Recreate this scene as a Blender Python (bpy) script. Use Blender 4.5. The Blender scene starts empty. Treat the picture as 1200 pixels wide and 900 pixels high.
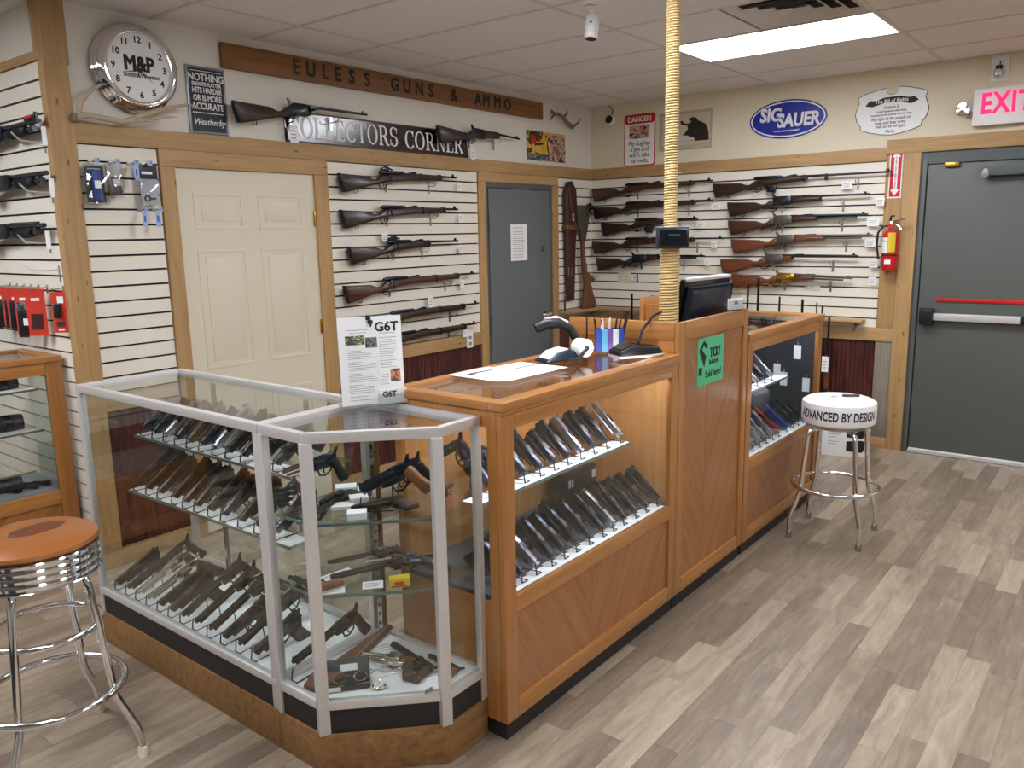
import bpy, bmesh, math, random
from mathutils import Matrix, Vector, Euler
R = math.radians
random.seed(7)
sc = bpy.context.scene
C = sc.collection

# ------------------------------------------------------------------ camera, world, exposure
cam_d = bpy.data.cameras.new('camera'); cam = bpy.data.objects.new('camera', cam_d); C.objects.link(cam)
cam_d.sensor_width = 36.0; cam_d.lens = 945.1 / 1200 * 36.0; cam_d.clip_start = 0.02
def cam_matrix(yaw, pit, rol):
    f = Vector((math.cos(yaw)*math.cos(pit), math.sin(yaw)*math.cos(pit), math.sin(pit)))
    r = Vector((math.sin(yaw), -math.cos(yaw), 0)); u = r.cross(f)
    r2 = math.cos(rol)*r + math.sin(rol)*u; u2 = -math.sin(rol)*r + math.cos(rol)*u
    m = Matrix((r2, u2, -f)).transposed().to_4x4()
    m.translation = Vector((0, 0, 1.68)); return m
cam.matrix_world = cam_matrix(R(38.36169), R(-10.59381), R(-1.10411))
sc.camera = cam
w = bpy.data.worlds.new('World'); sc.world = w; w.use_nodes = True
w.node_tree.nodes['Background'].inputs[0].default_value = (0.9, 0.92, 1, 1)
w.node_tree.nodes['Background'].inputs[1].default_value = 0.05
sc.view_settings.view_transform = 'Standard'
try: sc.view_settings.look = 'None'
except Exception: pass
sc.view_settings.exposure = 0.14; sc.view_settings.gamma = 1.0
sc.view_settings.use_curve_mapping = False
sc.cycles.use_denoising = True
sc.cycles.max_bounces = 8; sc.cycles.transparent_max_bounces = 32
sc.cycles.diffuse_bounces = 4; sc.cycles.glossy_bounces = 4
sc.cycles.caustics_reflective = False; sc.cycles.caustics_refractive = False
LAMP = 18.5          # strength of the fluorescent diffusers
LED = 42.0           # strength of the strip lamps inside the oak cases

# ------------------------------------------------------------------ materials
def lin(h):
    if not isinstance(h, str): return tuple(h) + ((1,) if len(h) == 3 else ())
    h = h.lstrip('#'); o = []
    for i in (0, 2, 4):
        c = int(h[i:i+2], 16) / 255
        o.append(c/12.92 if c <= .04045 else ((c+.055)/1.055)**2.4)
    return tuple(o) + (1,)
MATS = {}
def _new(name):
    m = bpy.data.materials.new(name); m.use_nodes = True
    nt = m.node_tree; b = nt.nodes['Principled BSDF']; MATS[name] = m
    return m, nt, b
def N(nt, t, **kw):
    n = nt.nodes.new(t)
    for k, v in kw.items():
        if k.startswith('_'): setattr(n, k[1:], v)
        else: n.inputs[k.replace('__', ' ')].default_value = v
    return n
def plain(name, col, rough=.5, metal=0, var=0.06, vs=30, bump=0, coat=0, spec=None):
    m, nt, b = _new(name)
    b.inputs['Roughness'].default_value = rough; b.inputs['Metallic'].default_value = metal
    if coat: b.inputs['Coat Weight'].default_value = coat
    if spec is not None: b.inputs['Specular IOR Level'].default_value = spec
    c = lin(col); tc = N(nt, 'ShaderNodeTexCoord')
    no = N(nt, 'ShaderNodeTexNoise', Scale=vs, Detail=4.0); nt.links.new(tc.outputs['Object'], no.inputs['Vector'])
    mx = N(nt, 'ShaderNodeMix', _data_type='RGBA')
    mx.inputs[6].default_value = tuple(x*(1-var) for x in c[:3]) + (1,)
    mx.inputs[7].default_value = tuple(min(1, x*(1+var)) for x in c[:3]) + (1,)
    nt.links.new(no.outputs['Fac'], mx.inputs[0]); nt.links.new(mx.outputs[2], b.inputs['Base Color'])
    if bump:
        bp = N(nt, 'ShaderNodeBump', Strength=bump, Distance=.004)
        nt.links.new(no.outputs['Fac'], bp.inputs['Height']); nt.links.new(bp.outputs[0], b.inputs['Normal'])
    return m
def wood(name, c1, c2, axis=0, rough=.45, sc_=1.0, coat=0, rot=None, knots=0, knotcol='#5a3a1c', random_=0, bump=.15):
    """grain runs along the given local axis; random_ shifts the tone from piece to piece"""
    m, nt, b = _new(name); b.inputs['Roughness'].default_value = rough
    if coat: b.inputs['Coat Weight'].default_value = coat; b.inputs['Coat Roughness'].default_value = .15
    tc = N(nt, 'ShaderNodeTexCoord'); oi = N(nt, 'ShaderNodeObjectInfo')
    ad = N(nt, 'ShaderNodeVectorMath', _operation='MULTIPLY_ADD')
    ad.inputs[0].default_value = (13.7, 7.3, 5.1)
    nt.links.new(oi.outputs['Random'], ad.inputs[1]); nt.links.new(tc.outputs['Object'], ad.inputs[2])
    mp = N(nt, 'ShaderNodeMapping')
    if rot: mp.vector_type = 'POINT'; mp.inputs['Rotation'].default_value = rot
    s = [38*sc_, 38*sc_, 38*sc_]; s[axis] = 2.2*sc_
    mp2 = N(nt, 'ShaderNodeMapping'); mp2.inputs['Scale'].default_value = s
    nt.links.new(ad.outputs[0], mp.inputs['Vector']); nt.links.new(mp.outputs[0], mp2.inputs['Vector'])
    n1 = N(nt, 'ShaderNodeTexNoise', Scale=1.0, Detail=7.0, Roughness=.62, Distortion=.6)
    nt.links.new(mp2.outputs[0], n1.inputs['Vector'])
    cr = N(nt, 'ShaderNodeValToRGB')
    cr.color_ramp.elements[0].position = .32; cr.color_ramp.elements[0].color = lin(c1)
    cr.color_ramp.elements[1].position = .68; cr.color_ramp.elements[1].color = lin(c2)
    nt.links.new(n1.outputs['Fac'], cr.inputs[0]); out = cr.outputs[0]
    n2 = N(nt, 'ShaderNodeTexNoise', Scale=2.3, Detail=2.0); nt.links.new(mp.outputs[0], n2.inputs['Vector'])
    hs = N(nt, 'ShaderNodeHueSaturation'); mr = N(nt, 'ShaderNodeMapRange')
    mr.inputs[3].default_value = .86; mr.inputs[4].default_value = 1.14
    nt.links.new(n2.outputs['Fac'], mr.inputs[0]); nt.links.new(mr.outputs[0], hs.inputs['Value'])
    nt.links.new(out, hs.inputs['Color']); out = hs.outputs[0]
    if random_:
        h2 = N(nt, 'ShaderNodeHueSaturation'); m2 = N(nt, 'ShaderNodeMapRange')
        m2.inputs[3].default_value = 1-random_; m2.inputs[4].default_value = 1+random_
        nt.links.new(oi.outputs['Random'], m2.inputs[0]); nt.links.new(m2.outputs[0], h2.inputs['Value'])
        nt.links.new(out, h2.inputs['Color']); out = h2.outputs[0]
    if knots:
        mk = N(nt, 'ShaderNodeMapping'); ks = [16, 16, 16]; ks[axis] = 5.5; mk.inputs['Scale'].default_value = ks
        nt.links.new(ad.outputs[0], mk.inputs['Vector'])
        vo = N(nt, 'ShaderNodeTexVoronoi', Scale=1.0); nt.links.new(mk.outputs[0], vo.inputs['Vector'])
        k2 = N(nt, 'ShaderNodeMapRange'); k2.inputs[1].default_value = .05; k2.inputs[2].default_value = .05+.12*knots
        k2.inputs[3].default_value = .8; k2.inputs[4].default_value = 0
        nt.links.new(vo.outputs['Distance'], k2.inputs[0])
        mx = N(nt, 'ShaderNodeMix', _data_type='RGBA'); mx.inputs[7].default_value = lin(knotcol)
        nt.links.new(k2.outputs[0], mx.inputs[0]); nt.links.new(out, mx.inputs[6]); out = mx.outputs[2]
    nt.links.new(out, b.inputs['Base Color'])
    if bump:
        bp = N(nt, 'ShaderNodeBump', Strength=bump, Distance=.003)
        nt.links.new(n1.outputs['Fac'], bp.inputs['Height']); nt.links.new(bp.outputs[0], b.inputs['Normal'])
    return m
def glass(name, tint='#f3f8f6', f0=.05, rough=.0):
    m, nt, b = _new(name); nt.nodes.remove(b); o = nt.nodes['Material Output']
    tr = N(nt, 'ShaderNodeBsdfTransparent'); tr.inputs[0].default_value = lin(tint)
    gl = N(nt, 'ShaderNodeBsdfGlossy'); gl.inputs['Roughness'].default_value = rough
    lw = N(nt, 'ShaderNodeLayerWeight', Blend=.5)
    pw = N(nt, 'ShaderNodeMath', _operation='POWER'); pw.inputs[1].default_value = 5
    ma = N(nt, 'ShaderNodeMath', _operation='MULTIPLY_ADD'); ma.inputs[1].default_value = .85; ma.inputs[2].default_value = f0
    no = N(nt, 'ShaderNodeTexNoise', Scale=6.0, Detail=3.0); tc = N(nt, 'ShaderNodeTexCoord')
    nt.links.new(tc.outputs['Object'], no.inputs['Vector'])
    sm = N(nt, 'ShaderNodeMapRange'); sm.inputs[1].default_value = .45; sm.inputs[2].default_value = .8
    sm.inputs[3].default_value = rough; sm.inputs[4].default_value = rough+.05
    nt.links.new(no.outputs['Fac'], sm.inputs[0]); nt.links.new(sm.outputs[0], gl.inputs['Roughness'])
    mx = N(nt, 'ShaderNodeMixShader')
    nt.links.new(lw.outputs['Facing'], pw.inputs[0]); nt.links.new(pw.outputs[0], ma.inputs[0])
    nt.links.new(ma.outputs[0], mx.inputs[0]); nt.links.new(tr.outputs[0], mx.inputs[1]); nt.links.new(gl.outputs[0], mx.inputs[2])
    nt.links.new(mx.outputs[0], o.inputs['Surface']); return m
def emit(name, col, strength):
    m, nt, b = _new(name); b.inputs['Base Color'].default_value = lin(col)
    b.inputs['Emission Color'].default_value = lin(col); b.inputs['Emission Strength'].default_value = strength
    return m
def picture(name, cols, scale=9, rough=.4):
    """flat print: blotches of a few inks"""
    m, nt, b = _new(name); b.inputs['Roughness'].default_value = rough
    tc = N(nt, 'ShaderNodeTexCoord'); no = N(nt, 'ShaderNodeTexNoise', Scale=scale, Detail=3.0, Roughness=.6, Distortion=.8)
    nt.links.new(tc.outputs['Object'], no.inputs['Vector']); cr = N(nt, 'ShaderNodeValToRGB')
    cr.color_ramp.interpolation = 'CONSTANT'
    e = cr.color_ramp.elements; n = len(cols)
    e[0].color = lin(cols[0]); e[0].position = 0; e[1].color = lin(cols[1]); e[1].position = .34
    for i, c in enumerate(cols[2:]):
        x = e.new(.34+(i+1)*.36/max(1, n-1)); x.color = lin(c)
    nt.links.new(no.outputs['Fac'], cr.inputs[0]); nt.links.new(cr.outputs[0], b.inputs['Base Color']); return m

def knurl(name, c1, c2, rough=.5):
    m, nt, b = _new(name); b.inputs['Roughness'].default_value = rough
    tc = N(nt, 'ShaderNodeTexCoord'); wv = N(nt, 'ShaderNodeTexWave', Scale=55.0, Distortion=1.2); wv.bands_direction = 'DIAGONAL'
    nt.links.new(tc.outputs['Object'], wv.inputs['Vector']); cr = N(nt, 'ShaderNodeValToRGB')
    cr.color_ramp.elements[0].color = lin(c1); cr.color_ramp.elements[1].color = lin(c2)
    nt.links.new(wv.outputs['Fac'], cr.inputs[0]); nt.links.new(cr.outputs[0], b.inputs['Base Color']); return m

plain('paint', '#e9e3d6', .8, var=.02, vs=3)
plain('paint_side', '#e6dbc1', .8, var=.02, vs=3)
plain('slat', '#efe7d7', .42, var=.025, vs=6)
plain('groove', '#0d0a09', .8)
plain('tile', '#efeae8', .9, var=.05, vs=120, bump=.25)
plain('tbar', '#d9d4d1', .5)
plain('white_door', '#ded5bd', .4, var=.02, vs=4)
plain('grey_door', '#686d6f', .45, var=.05, vs=5); plain('exit_door', '#5b5e59', .45, var=.06, vs=3)
plain('grey_frame', '#585d5c', .45, var=.05, vs=5)
wood('pine', '#a98557', '#c29d6a', 0, .55, knots=.62, random_=.08)
wood('pine_v', '#a68152', '#be9865', 2, .55, knots=.62, random_=.08)
wood('cedar', '#754721', '#90602f', 0, .5, knots=.5, knotcol='#3c1d0c')
wood('oak_h', '#a56b34', '#bb8347', 0, .33, coat=.35)
wood('oak_v', '#9f6630', '#b57c42', 2, .33, coat=.35)
wood('oak_d', '#a56b34', '#bb8347', 1, .33, coat=.35)
wood('oak_chev_l', '#8d5a2d', '#ab7341', 2, .36, coat=.3, rot=(0, R(32), 0), sc_=.8)
wood('oak_chev_r', '#8d5a2d', '#ab7341', 2, .36, coat=.3, rot=(0, R(-32), 0), sc_=.8)
wood('oak_in', '#b5793c', '#c98e4f', 2, .45)
wood('base_wood', '#74502f', '#98703f', 0, .6, knots=.5)
wood('barn', '#7d7462', '#9a9180', 2, .8, random_=.1)
m_, nt_, b_ = _new('plank')
b_.inputs['Roughness'].default_value = .34
tc_ = N(nt_, 'ShaderNodeTexCoord'); oi_ = N(nt_, 'ShaderNodeObjectInfo')
ad_ = N(nt_, 'ShaderNodeVectorMath', _operation='MULTIPLY_ADD'); ad_.inputs[0].default_value = (17.3, 9.1, 3.7)
nt_.links.new(oi_.outputs['Random'], ad_.inputs[1]); nt_.links.new(tc_.outputs['Object'], ad_.inputs[2])
mp_ = N(nt_, 'ShaderNodeMapping'); mp_.inputs['Scale'].default_value = (4.5, 60, 1)
mq_ = N(nt_, 'ShaderNodeMapping'); mq_.inputs['Scale'].default_value = (3.2, 16, 1)
for q_ in (mp_, mq_): nt_.links.new(ad_.outputs[0], q_.inputs[0])
n1_ = N(nt_, 'ShaderNodeTexNoise', Scale=1.0, Detail=8.0, Roughness=.7, Distortion=.4); nt_.links.new(mp_.outputs[0], n1_.inputs[0])
n2_ = N(nt_, 'ShaderNodeTexNoise', Scale=1.0, Detail=5.0, Roughness=.6, Distortion=1.2); nt_.links.new(mq_.outputs[0], n2_.inputs[0])
a1_ = N(nt_, 'ShaderNodeMath', _operation='MULTIPLY_ADD'); a1_.inputs[1].default_value = .34; nt_.links.new(n1_.outputs['Fac'], a1_.inputs[0])
a2_ = N(nt_, 'ShaderNodeMath', _operation='MULTIPLY_ADD'); a2_.inputs[1].default_value = .62; nt_.links.new(n2_.outputs['Fac'], a2_.inputs[0])
a3_ = N(nt_, 'ShaderNodeMath', _operation='MULTIPLY_ADD'); a3_.inputs[1].default_value = .32; a3_.inputs[2].default_value = -.15
nt_.links.new(oi_.outputs['Random'], a3_.inputs[0]); nt_.links.new(a3_.outputs[0], a2_.inputs[2]); nt_.links.new(a2_.outputs[0], a1_.inputs[2])
cr_ = N(nt_, 'ShaderNodeValToRGB'); e_ = cr_.color_ramp.elements
e_[0].position = .2; e_[0].color = lin('#675a4d'); e_[1].position = .82; e_[1].color = lin('#b7a894')
x_ = e_.new(.45); x_.color = lin('#887867'); x_ = e_.new(.62); x_.color = lin('#a2917d')
nt_.links.new(a1_.outputs[0], cr_.inputs[0]); nt_.links.new(cr_.outputs[0], b_.inputs['Base Color'])
wood('walnut', '#33190e', '#54301c', 0, .38, coat=.2)
wood('walnut_dark', '#24130c', '#3a2116', 0, .4, coat=.2)
wood('walnut_red', '#5a2c15', '#7c4423', 0, .35, coat=.3)
wood('grip_wood', '#6e3f1d', '#93602f', 0, .4, coat=.2, sc_=3)
wood('grip_dark', '#33231a', '#4e3526', 0, .5, sc_=3)
m_, nt_, b_ = _new('rust')
b_.inputs['Roughness'].default_value = .55
tc_ = N(nt_, 'ShaderNodeTexCoord'); mp_ = N(nt_, 'ShaderNodeMapping'); mp_.inputs['Scale'].default_value = (9, 9, 1.2)
no_ = N(nt_, 'ShaderNodeTexNoise', Scale=3.0, Detail=6.0); cr_ = N(nt_, 'ShaderNodeValToRGB')
cr_.color_ramp.elements[0].position = .35; cr_.color_ramp.elements[0].color = lin('#35130f')
cr_.color_ramp.elements[1].position = .75; cr_.color_ramp.elements[1].color = lin('#6a2e20')
nt_.links.new(tc_.outputs['Object'], mp_.inputs[0]); nt_.links.new(mp_.outputs[0], no_.inputs[0])
nt_.links.new(no_.outputs['Fac'], cr_.inputs[0]); nt_.links.new(cr_.outputs[0], b_.inputs['Base Color'])
plain('alu', '#c9c6c3', .32, .85, var=.03)
plain('alu_light', '#d9d5d2', .38, .45, var=.03)
plain('chrome', '#e6e6e8', .07, 1, var=.01)
plain('steel', '#b9b7b2', .25, 1, var=.08)
plain('nickel', '#d6cdbd', .18, 1, var=.08)
plain('stainless', '#b8bcc4', .28, .95, var=.05)
plain('gun_black', '#43474f', .25, .92, var=.12)
plain('gun_blue', '#3d414b', .22, .92, var=.12)
plain('gun_brown', '#3f342b', .42, .7, var=.25)
plain('gun_grey', '#5c564e', .38, .8, var=.2)
plain('case_hard', '#67625d', .38, .8, var=.35, vs=60)
plain('polymer', '#15171b', .5, var=.1)
plain('brass', '#c79a48', .22, 1, var=.06)
plain('black', '#141416', .4)
plain('black_gloss', '#101218', .12)
plain('navy', '#1b2431', .3)
plain('rubber', '#1a1919', .8)
plain('kick', '#241f1d', .6)
plain('white', '#f2f2f0', .45, var=.02)
plain('white_vinyl', '#f4f3f4', .35, var=.02)
plain('tan_vinyl', '#8f5527', .33, var=.16, vs=5, coat=.2)
plain('dark_stain', '#5f3116', .4, var=.2, vs=12)
plain('paper', '#f4f3f2', .6, var=.015)
plain('paper_grey', '#c9cbd0', .6)
plain('ink', '#1c1c1f', .6)
plain('ink_grey', '#8d8e92', .6)
plain('red', '#c8181b', .4)
plain('red_paint', '#c5171a', .25, coat=.5)
plain('red_card', '#d33a28', .45)
plain('yellow', '#e3c12b', .4)
plain('sig_blue', '#1f2f9a', .25)
plain('pack_blue', '#2443a8', .35)
plain('ice_blue', '#9fb7e0', .3)
plain('green_paper', '#56c08a', .6)
plain('terracotta', '#c1724a', .8)
plain('dry_plant', '#5a3b30', .8)
plain('leather', '#40201a', .45, var=.25, vs=20)
plain('leather_olive', '#4a4638', .6, var=.2, vs=20)
plain('leather_brown', '#6a4428', .55, var=.25, vs=18)
plain('carpet_light', '#97979c', .9, var=.1, vs=200); plain('sign_gloss', '#0e0f14', .17, spec=1.0)
plain('carpet', '#54545a', .95, var=.15, vs=200)
plain('antler', '#b7a68c', .6, var=.3, vs=40)
plain('antler_dark', '#7b6e60', .6, var=.3, vs=40)
plain('ivory', '#e7e1d0', .4)
plain('beige_plate', '#d9d2b6', .45)
plain('pen_blue', '#2f56b4', .35); plain('pen_purple', '#7b5aa8', .35); plain('pen_cyan', '#6fc0e6', .35)
plain('slide_blue', '#2a49b8', .25, .6); plain('slide_red', '#b3202c', .25, .6)
plain('plate_black', '#20242c', .4); plain('plate_edge', '#8d929a', .35, .8)
plain('oxblood', '#2c0f0c', .4, var=.2, vs=8)
plain('rope', '#d2b781', .9, var=.3, vs=140, bump=.4); plain('rope_core', '#4a3820', .9)
glass('glass', '#fbfdfc', .045); glass('glass_shelf', '#f5f9f7', .05); glass('blister', '#eef1f4', .08)
plain('glass_edge', '#5f706b', .2)
glass('acrylic', '#f5f7f8', .05)
emit('lamp', '#f3f7ff', LAMP); emit('led', '#d9e6ff', LED); emit('exit_pink', '#ff1f66', 1.05); plain('green_led', '#1d4a44', .4)
picture('print_hunt', ['#7a4a1e', '#d8a43c', '#e2b94a', '#3d2c1f', '#a9452a'], 7)
picture('print_dog', ['#1e1a18', '#8a5d48', '#c9a690', '#2c2a33'], 16)
picture('print_photo', ['#e9ead8', '#9aa37a', '#3f463c', '#c3c8b0'], 60)
picture('print_grey', ['#eeeeee', '#777777', '#222222'], 50)
picture('print_peach', ['#f2e3d8', '#d9825b', '#4a5a4c'], 70)
plain('print_sky', '#cfc0a6', .5); plain('print_mat', '#b9b098', .6); plain('bear', '#251b16', .6)

# ------------------------------------------------------------------ mesh builder
class MB:
    def __init__(s): s.v = []; s.f = []
    def add(s, vs, fs, M=None):
        o = len(s.v); s.v += [tuple(M @ Vector(p)) if M else tuple(p) for p in vs]
        s.f += [tuple(i+o for i in f) for f in fs]; return s
    def b(s, x0, x1, y0, y1, z0, z1, bev=0, M=None):
        if bev:
            bm = bmesh.new(); bmesh.ops.create_cube(bm, size=1)
            for v in bm.verts:
                v.co = (x0+(v.co.x+.5)*(x1-x0), y0+(v.co.y+.5)*(y1-y0), z0+(v.co.z+.5)*(z1-z0))
            bmesh.ops.bevel(bm, geom=bm.edges[:], offset=bev, segments=2, affect='EDGES', profile=.6)
            bm.verts.index_update()
            s.add([v.co[:] for v in bm.verts], [[v.index for v in f.verts] for f in bm.faces], M); bm.free(); return s
        v = [(x, y, z) for x in (x0, x1) for y in (y0, y1) for z in (z0, z1)]
        return s.add(v, [(0, 1, 3, 2), (4, 6, 7, 5), (0, 4, 5, 1), (2, 3, 7, 6), (0, 2, 6, 4), (1, 5, 7, 3)], M)
    def tube(s, pts, r, n=8, closed=False, M=None):
        pts = [Vector(p) for p in pts]; L = len(pts); rs = r if isinstance(r, (list, tuple)) else [r]*L
        vs = []; fs = []; ref = None
        for i, p in enumerate(pts):
            a = pts[(i-1) % L] if (closed or i > 0) else p
            c = pts[(i+1) % L] if (closed or i < L-1) else p
            t = (c-a).normalized() if (c-a).length > 1e-9 else Vector((0, 0, 1))
            if ref is None: ref = t.orthogonal().normalized()
            ref = (ref - t*ref.dot(t))
            ref = ref.normalized() if ref.length > 1e-6 else t.orthogonal().normalized()
            q = t.cross(ref)
            k = 1.0
            if (closed or 0 < i < L-1):
                d1 = (p-a).normalized(); d2 = (c-p).normalized(); cs = max(.5, math.cos(d1.angle(d2, 0)/2)); k = 1/cs
            for j in range(n):
                an = 2*math.pi*j/n; vs.append(p + (ref*math.cos(an)+q*math.sin(an))*rs[i]*(k if k < 1.3 else 1.3))
        m = L if closed else L-1
        for i in range(m):
            for j in range(n):
                a = i*n+j; b_ = i*n+(j+1) % n; c = ((i+1) % L)*n+(j+1) % n; d = ((i+1) % L)*n+j
                fs.append((a, b_, c, d))
        if not closed: fs += [tuple(range(n))[::-1], tuple((L-1)*n+j for j in range(n))]
        return s.add(vs, fs, M)
    def cyl(s, p0, p1, r, r1=None, n=14, M=None):
        return s.tube([p0, p1], [r, r if r1 is None else r1], n, False, M)
    def lathe(s, prof, n=24, M=None, caps=True):
        vs = []; fs = []
        for (r, z) in prof:
            for j in range(n): a = 2*math.pi*j/n; vs.append((r*math.cos(a), r*math.sin(a), z))
        for i in range(len(prof)-1):
            for j in range(n): fs.append((i*n+j, i*n+(j+1) % n, (i+1)*n+(j+1) % n, (i+1)*n+j))
        if caps and prof[0][0] > 1e-5: fs.append(tuple(range(n))[::-1])
        if caps and prof[-1][0] > 1e-5: fs.append(tuple((len(prof)-1)*n+j for j in range(n)))
        return s.add(vs, fs, M)
    def prism(s, poly, y0, y1, bev=0, M=None):
        """outline in x,z extruded along y, edges chamfered by bev"""
        n = len(poly)
        ar = sum(poly[i][0]*poly[(i+1) % n][1]-poly[(i+1) % n][0]*poly[i][1] for i in range(n))
        if ar < 0: poly = poly[::-1]
        def inset(d):
            o = []
            for i in range(n):
                p = Vector(poly[i]); a = Vector(poly[i-1]); c = Vector(poly[(i+1) % n])
                e1 = (p-a).normalized(); e2 = (c-p).normalized()
                n1 = Vector((-e1.y, e1.x)); n2 = Vector((-e2.y, e2.x)); m = (n1+n2)
                m = m.normalized() if m.length > 1e-6 else n1
                k = max(.55, m.dot(n1)); q = p + m*(d/k); o.append((q.x, q.y))
            return o
        if bev:
            h = bev*.4; i1 = inset(bev); i2 = inset(h)
            loops = [(i1, y0), (i2, y0+h), (poly, y0+bev), (poly, y1-bev), (i2, y1-h), (i1, y1)]
        else: loops = [(poly, y0), (poly, y1)]
        vs = []; fs = []
        for pl, y in loops: vs += [(x, y, z) for x, z in pl]
        L = len(loops)
        for k in range(L-1):
            for i in range(n):
                fs.append((k*n+i, k*n+(i+1) % n, (k+1)*n+(i+1) % n, (k+1)*n+i))
        fs.append(tuple(range(n))[::-1]); fs.append(tuple((L-1)*n+i for i in range(n)))
        return s.add(vs, fs, M)
    def mesh(s, name, mat, ang=38):
        me = bpy.data.meshes.new(name); me.from_pydata(s.v, [], s.f); me.validate()
        bm = bmesh.new(); bm.from_mesh(me); bmesh.ops.recalc_face_normals(bm, faces=bm.faces); bm.to_mesh(me); bm.free()
        me.materials.append(MATS[mat]); me.shade_smooth(); me.set_sharp_from_angle(angle=R(ang)); return me
    def build(s, name, mat, parent=None, loc=(0, 0, 0), rot=(0, 0, 0)):
        return link(name, s.mesh(name, mat), parent, loc, rot)
def link(name, me, parent=None, loc=(0, 0, 0), rot=(0, 0, 0)):
    o = bpy.data.objects.new(name, me); C.objects.link(o); o.parent = parent
    o.location = loc; o.rotation_euler = rot; return o
def tag(o, label=None, cat=None, group=None, kind=None):
    if label: o['label'] = label
    if cat: o['category'] = cat
    if group: o['group'] = group
    if kind: o['kind'] = kind
    return o
def thing(name, label, cat, loc=(0, 0, 0), rot=0, group=None):
    o = bpy.data.objects.new(name, None); C.objects.link(o); o.empty_display_size = .05
    o.location = loc; o.rotation_euler = rot if isinstance(rot, (tuple, list)) else (0, 0, rot)
    return tag(o, label, cat, group)
def copy_tree(o, parent=None):
    c = o.copy(); C.objects.link(c); c.parent = parent
    for ch in o.children: copy_tree(ch, c)
    return c
def bx(name, mat, x0, x1, y0, y1, z0, z1, parent=None, bev=0):
    return MB().b(x0, x1, y0, y1, z0, z1, bev).build(name, mat, parent)
def struct(name, mb, mat, label=None):
    o = mb.build(name, mat); o['kind'] = 'structure'
    if label: o['label'] = label
    return o
_tc = {}
def text_mesh(s, size, mat, bold=0, ext=.0006, shear=0, sx=1.0, align='CENTER', fn=None, space=1.0):
    cu = bpy.data.curves.new('lettering', 'FONT'); cu.body = s; cu.size = size; cu.align_x = align; cu.align_y = 'CENTER'
    cu.extrude = ext; cu.bevel_depth = bold; cu.bevel_resolution = 0; cu.shear = shear; cu.space_character = space; cu.resolution_u = 3
    o = bpy.data.objects.new('lettering', cu); me = bpy.data.meshes.new_from_object(o)
    bpy.data.objects.remove(o); bpy.data.curves.remove(cu)
    me.materials.clear(); me.materials.append(MATS[mat])
    for v in me.vertices:
        v.co.x *= sx
        if fn: v.co = fn(v.co)
    return me
def text(s, size, mat, parent, x, y, z, **kw):
    """upright lettering facing -y of the parent's frame"""
    return link('lettering', text_mesh(s, size, mat, **kw), parent, (x, y, z), (R(90), 0, 0))
ORD = ['first', 'second', 'third', 'fourth', 'fifth', 'sixth', 'seventh', 'eighth', 'ninth', 'tenth', 'eleventh', 'twelfth', 'thirteenth', 'fourteenth', 'fifteenth']
FACE_X = R(-90)     # a thing on a wall that faces -x

# ------------------------------------------------------------------ the setting
XB, YA, ZC, XC = 6.478, 4.138, 2.79, 1.775
SP = .0767
fl = struct('floor', MB().b(-4, XB+.15, -4, 7.5, -.06, -.002), 'groove', 'grey brown wood plank floor')
# planks: nine-centimetre strips of random length, running along x
PLM = {}
def plank_mesh(L):
    if L not in PLM: PLM[L] = MB().b(0, L-.0008, 0, .0893, -.004, 0).mesh('plank', 'plank')
    return PLM[L]
M3 = Matrix(cam.matrix_world).inverted()
def px(p):
    c = M3 @ Vector(p)
    if c.z > -.05: return None
    return (600+945.1*c.x/-c.z, 450-945.1*c.y/-c.z)
cand = []
for j in range(-14, 64):
    y = -.02+j*.09; x = 0.3-random.random()*.8
    while x < XB:
        L = random.choice([.32, .45, .6, .75, .92, 1.2]); x1 = min(x+L, XB)
        ctr = (x+L/2, y+.045, 0); q = px(ctr)
        on = False
        for tx in (x, x+L/2, x+L):
            qq = px((tx, y+.045, 0))
            if qq and -20 < qq[0] < 1220 and -20 < qq[1] < 930: on = True
        if y > YA-.05 and x > XC-.3: on = False
        cand.append((on, (Vector(ctr)-Vector((0, 0, 1.68))).length, x, y, L)); x = x1
cand.sort(key=lambda c: (not c[0], c[1]))
rest = MB()
for k, (on, d, x, y, L) in enumerate(cand):
    if k < 290 and on:
        link('plank', plank_mesh(L), fl, (x, y, 0))
    else: rest.b(x, min(x+L, XB)-.0015, y, y+.0885, -.004, 0)
rp = rest.build('planks', 'plank', fl); rp['kind'] = 'stuff'

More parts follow.
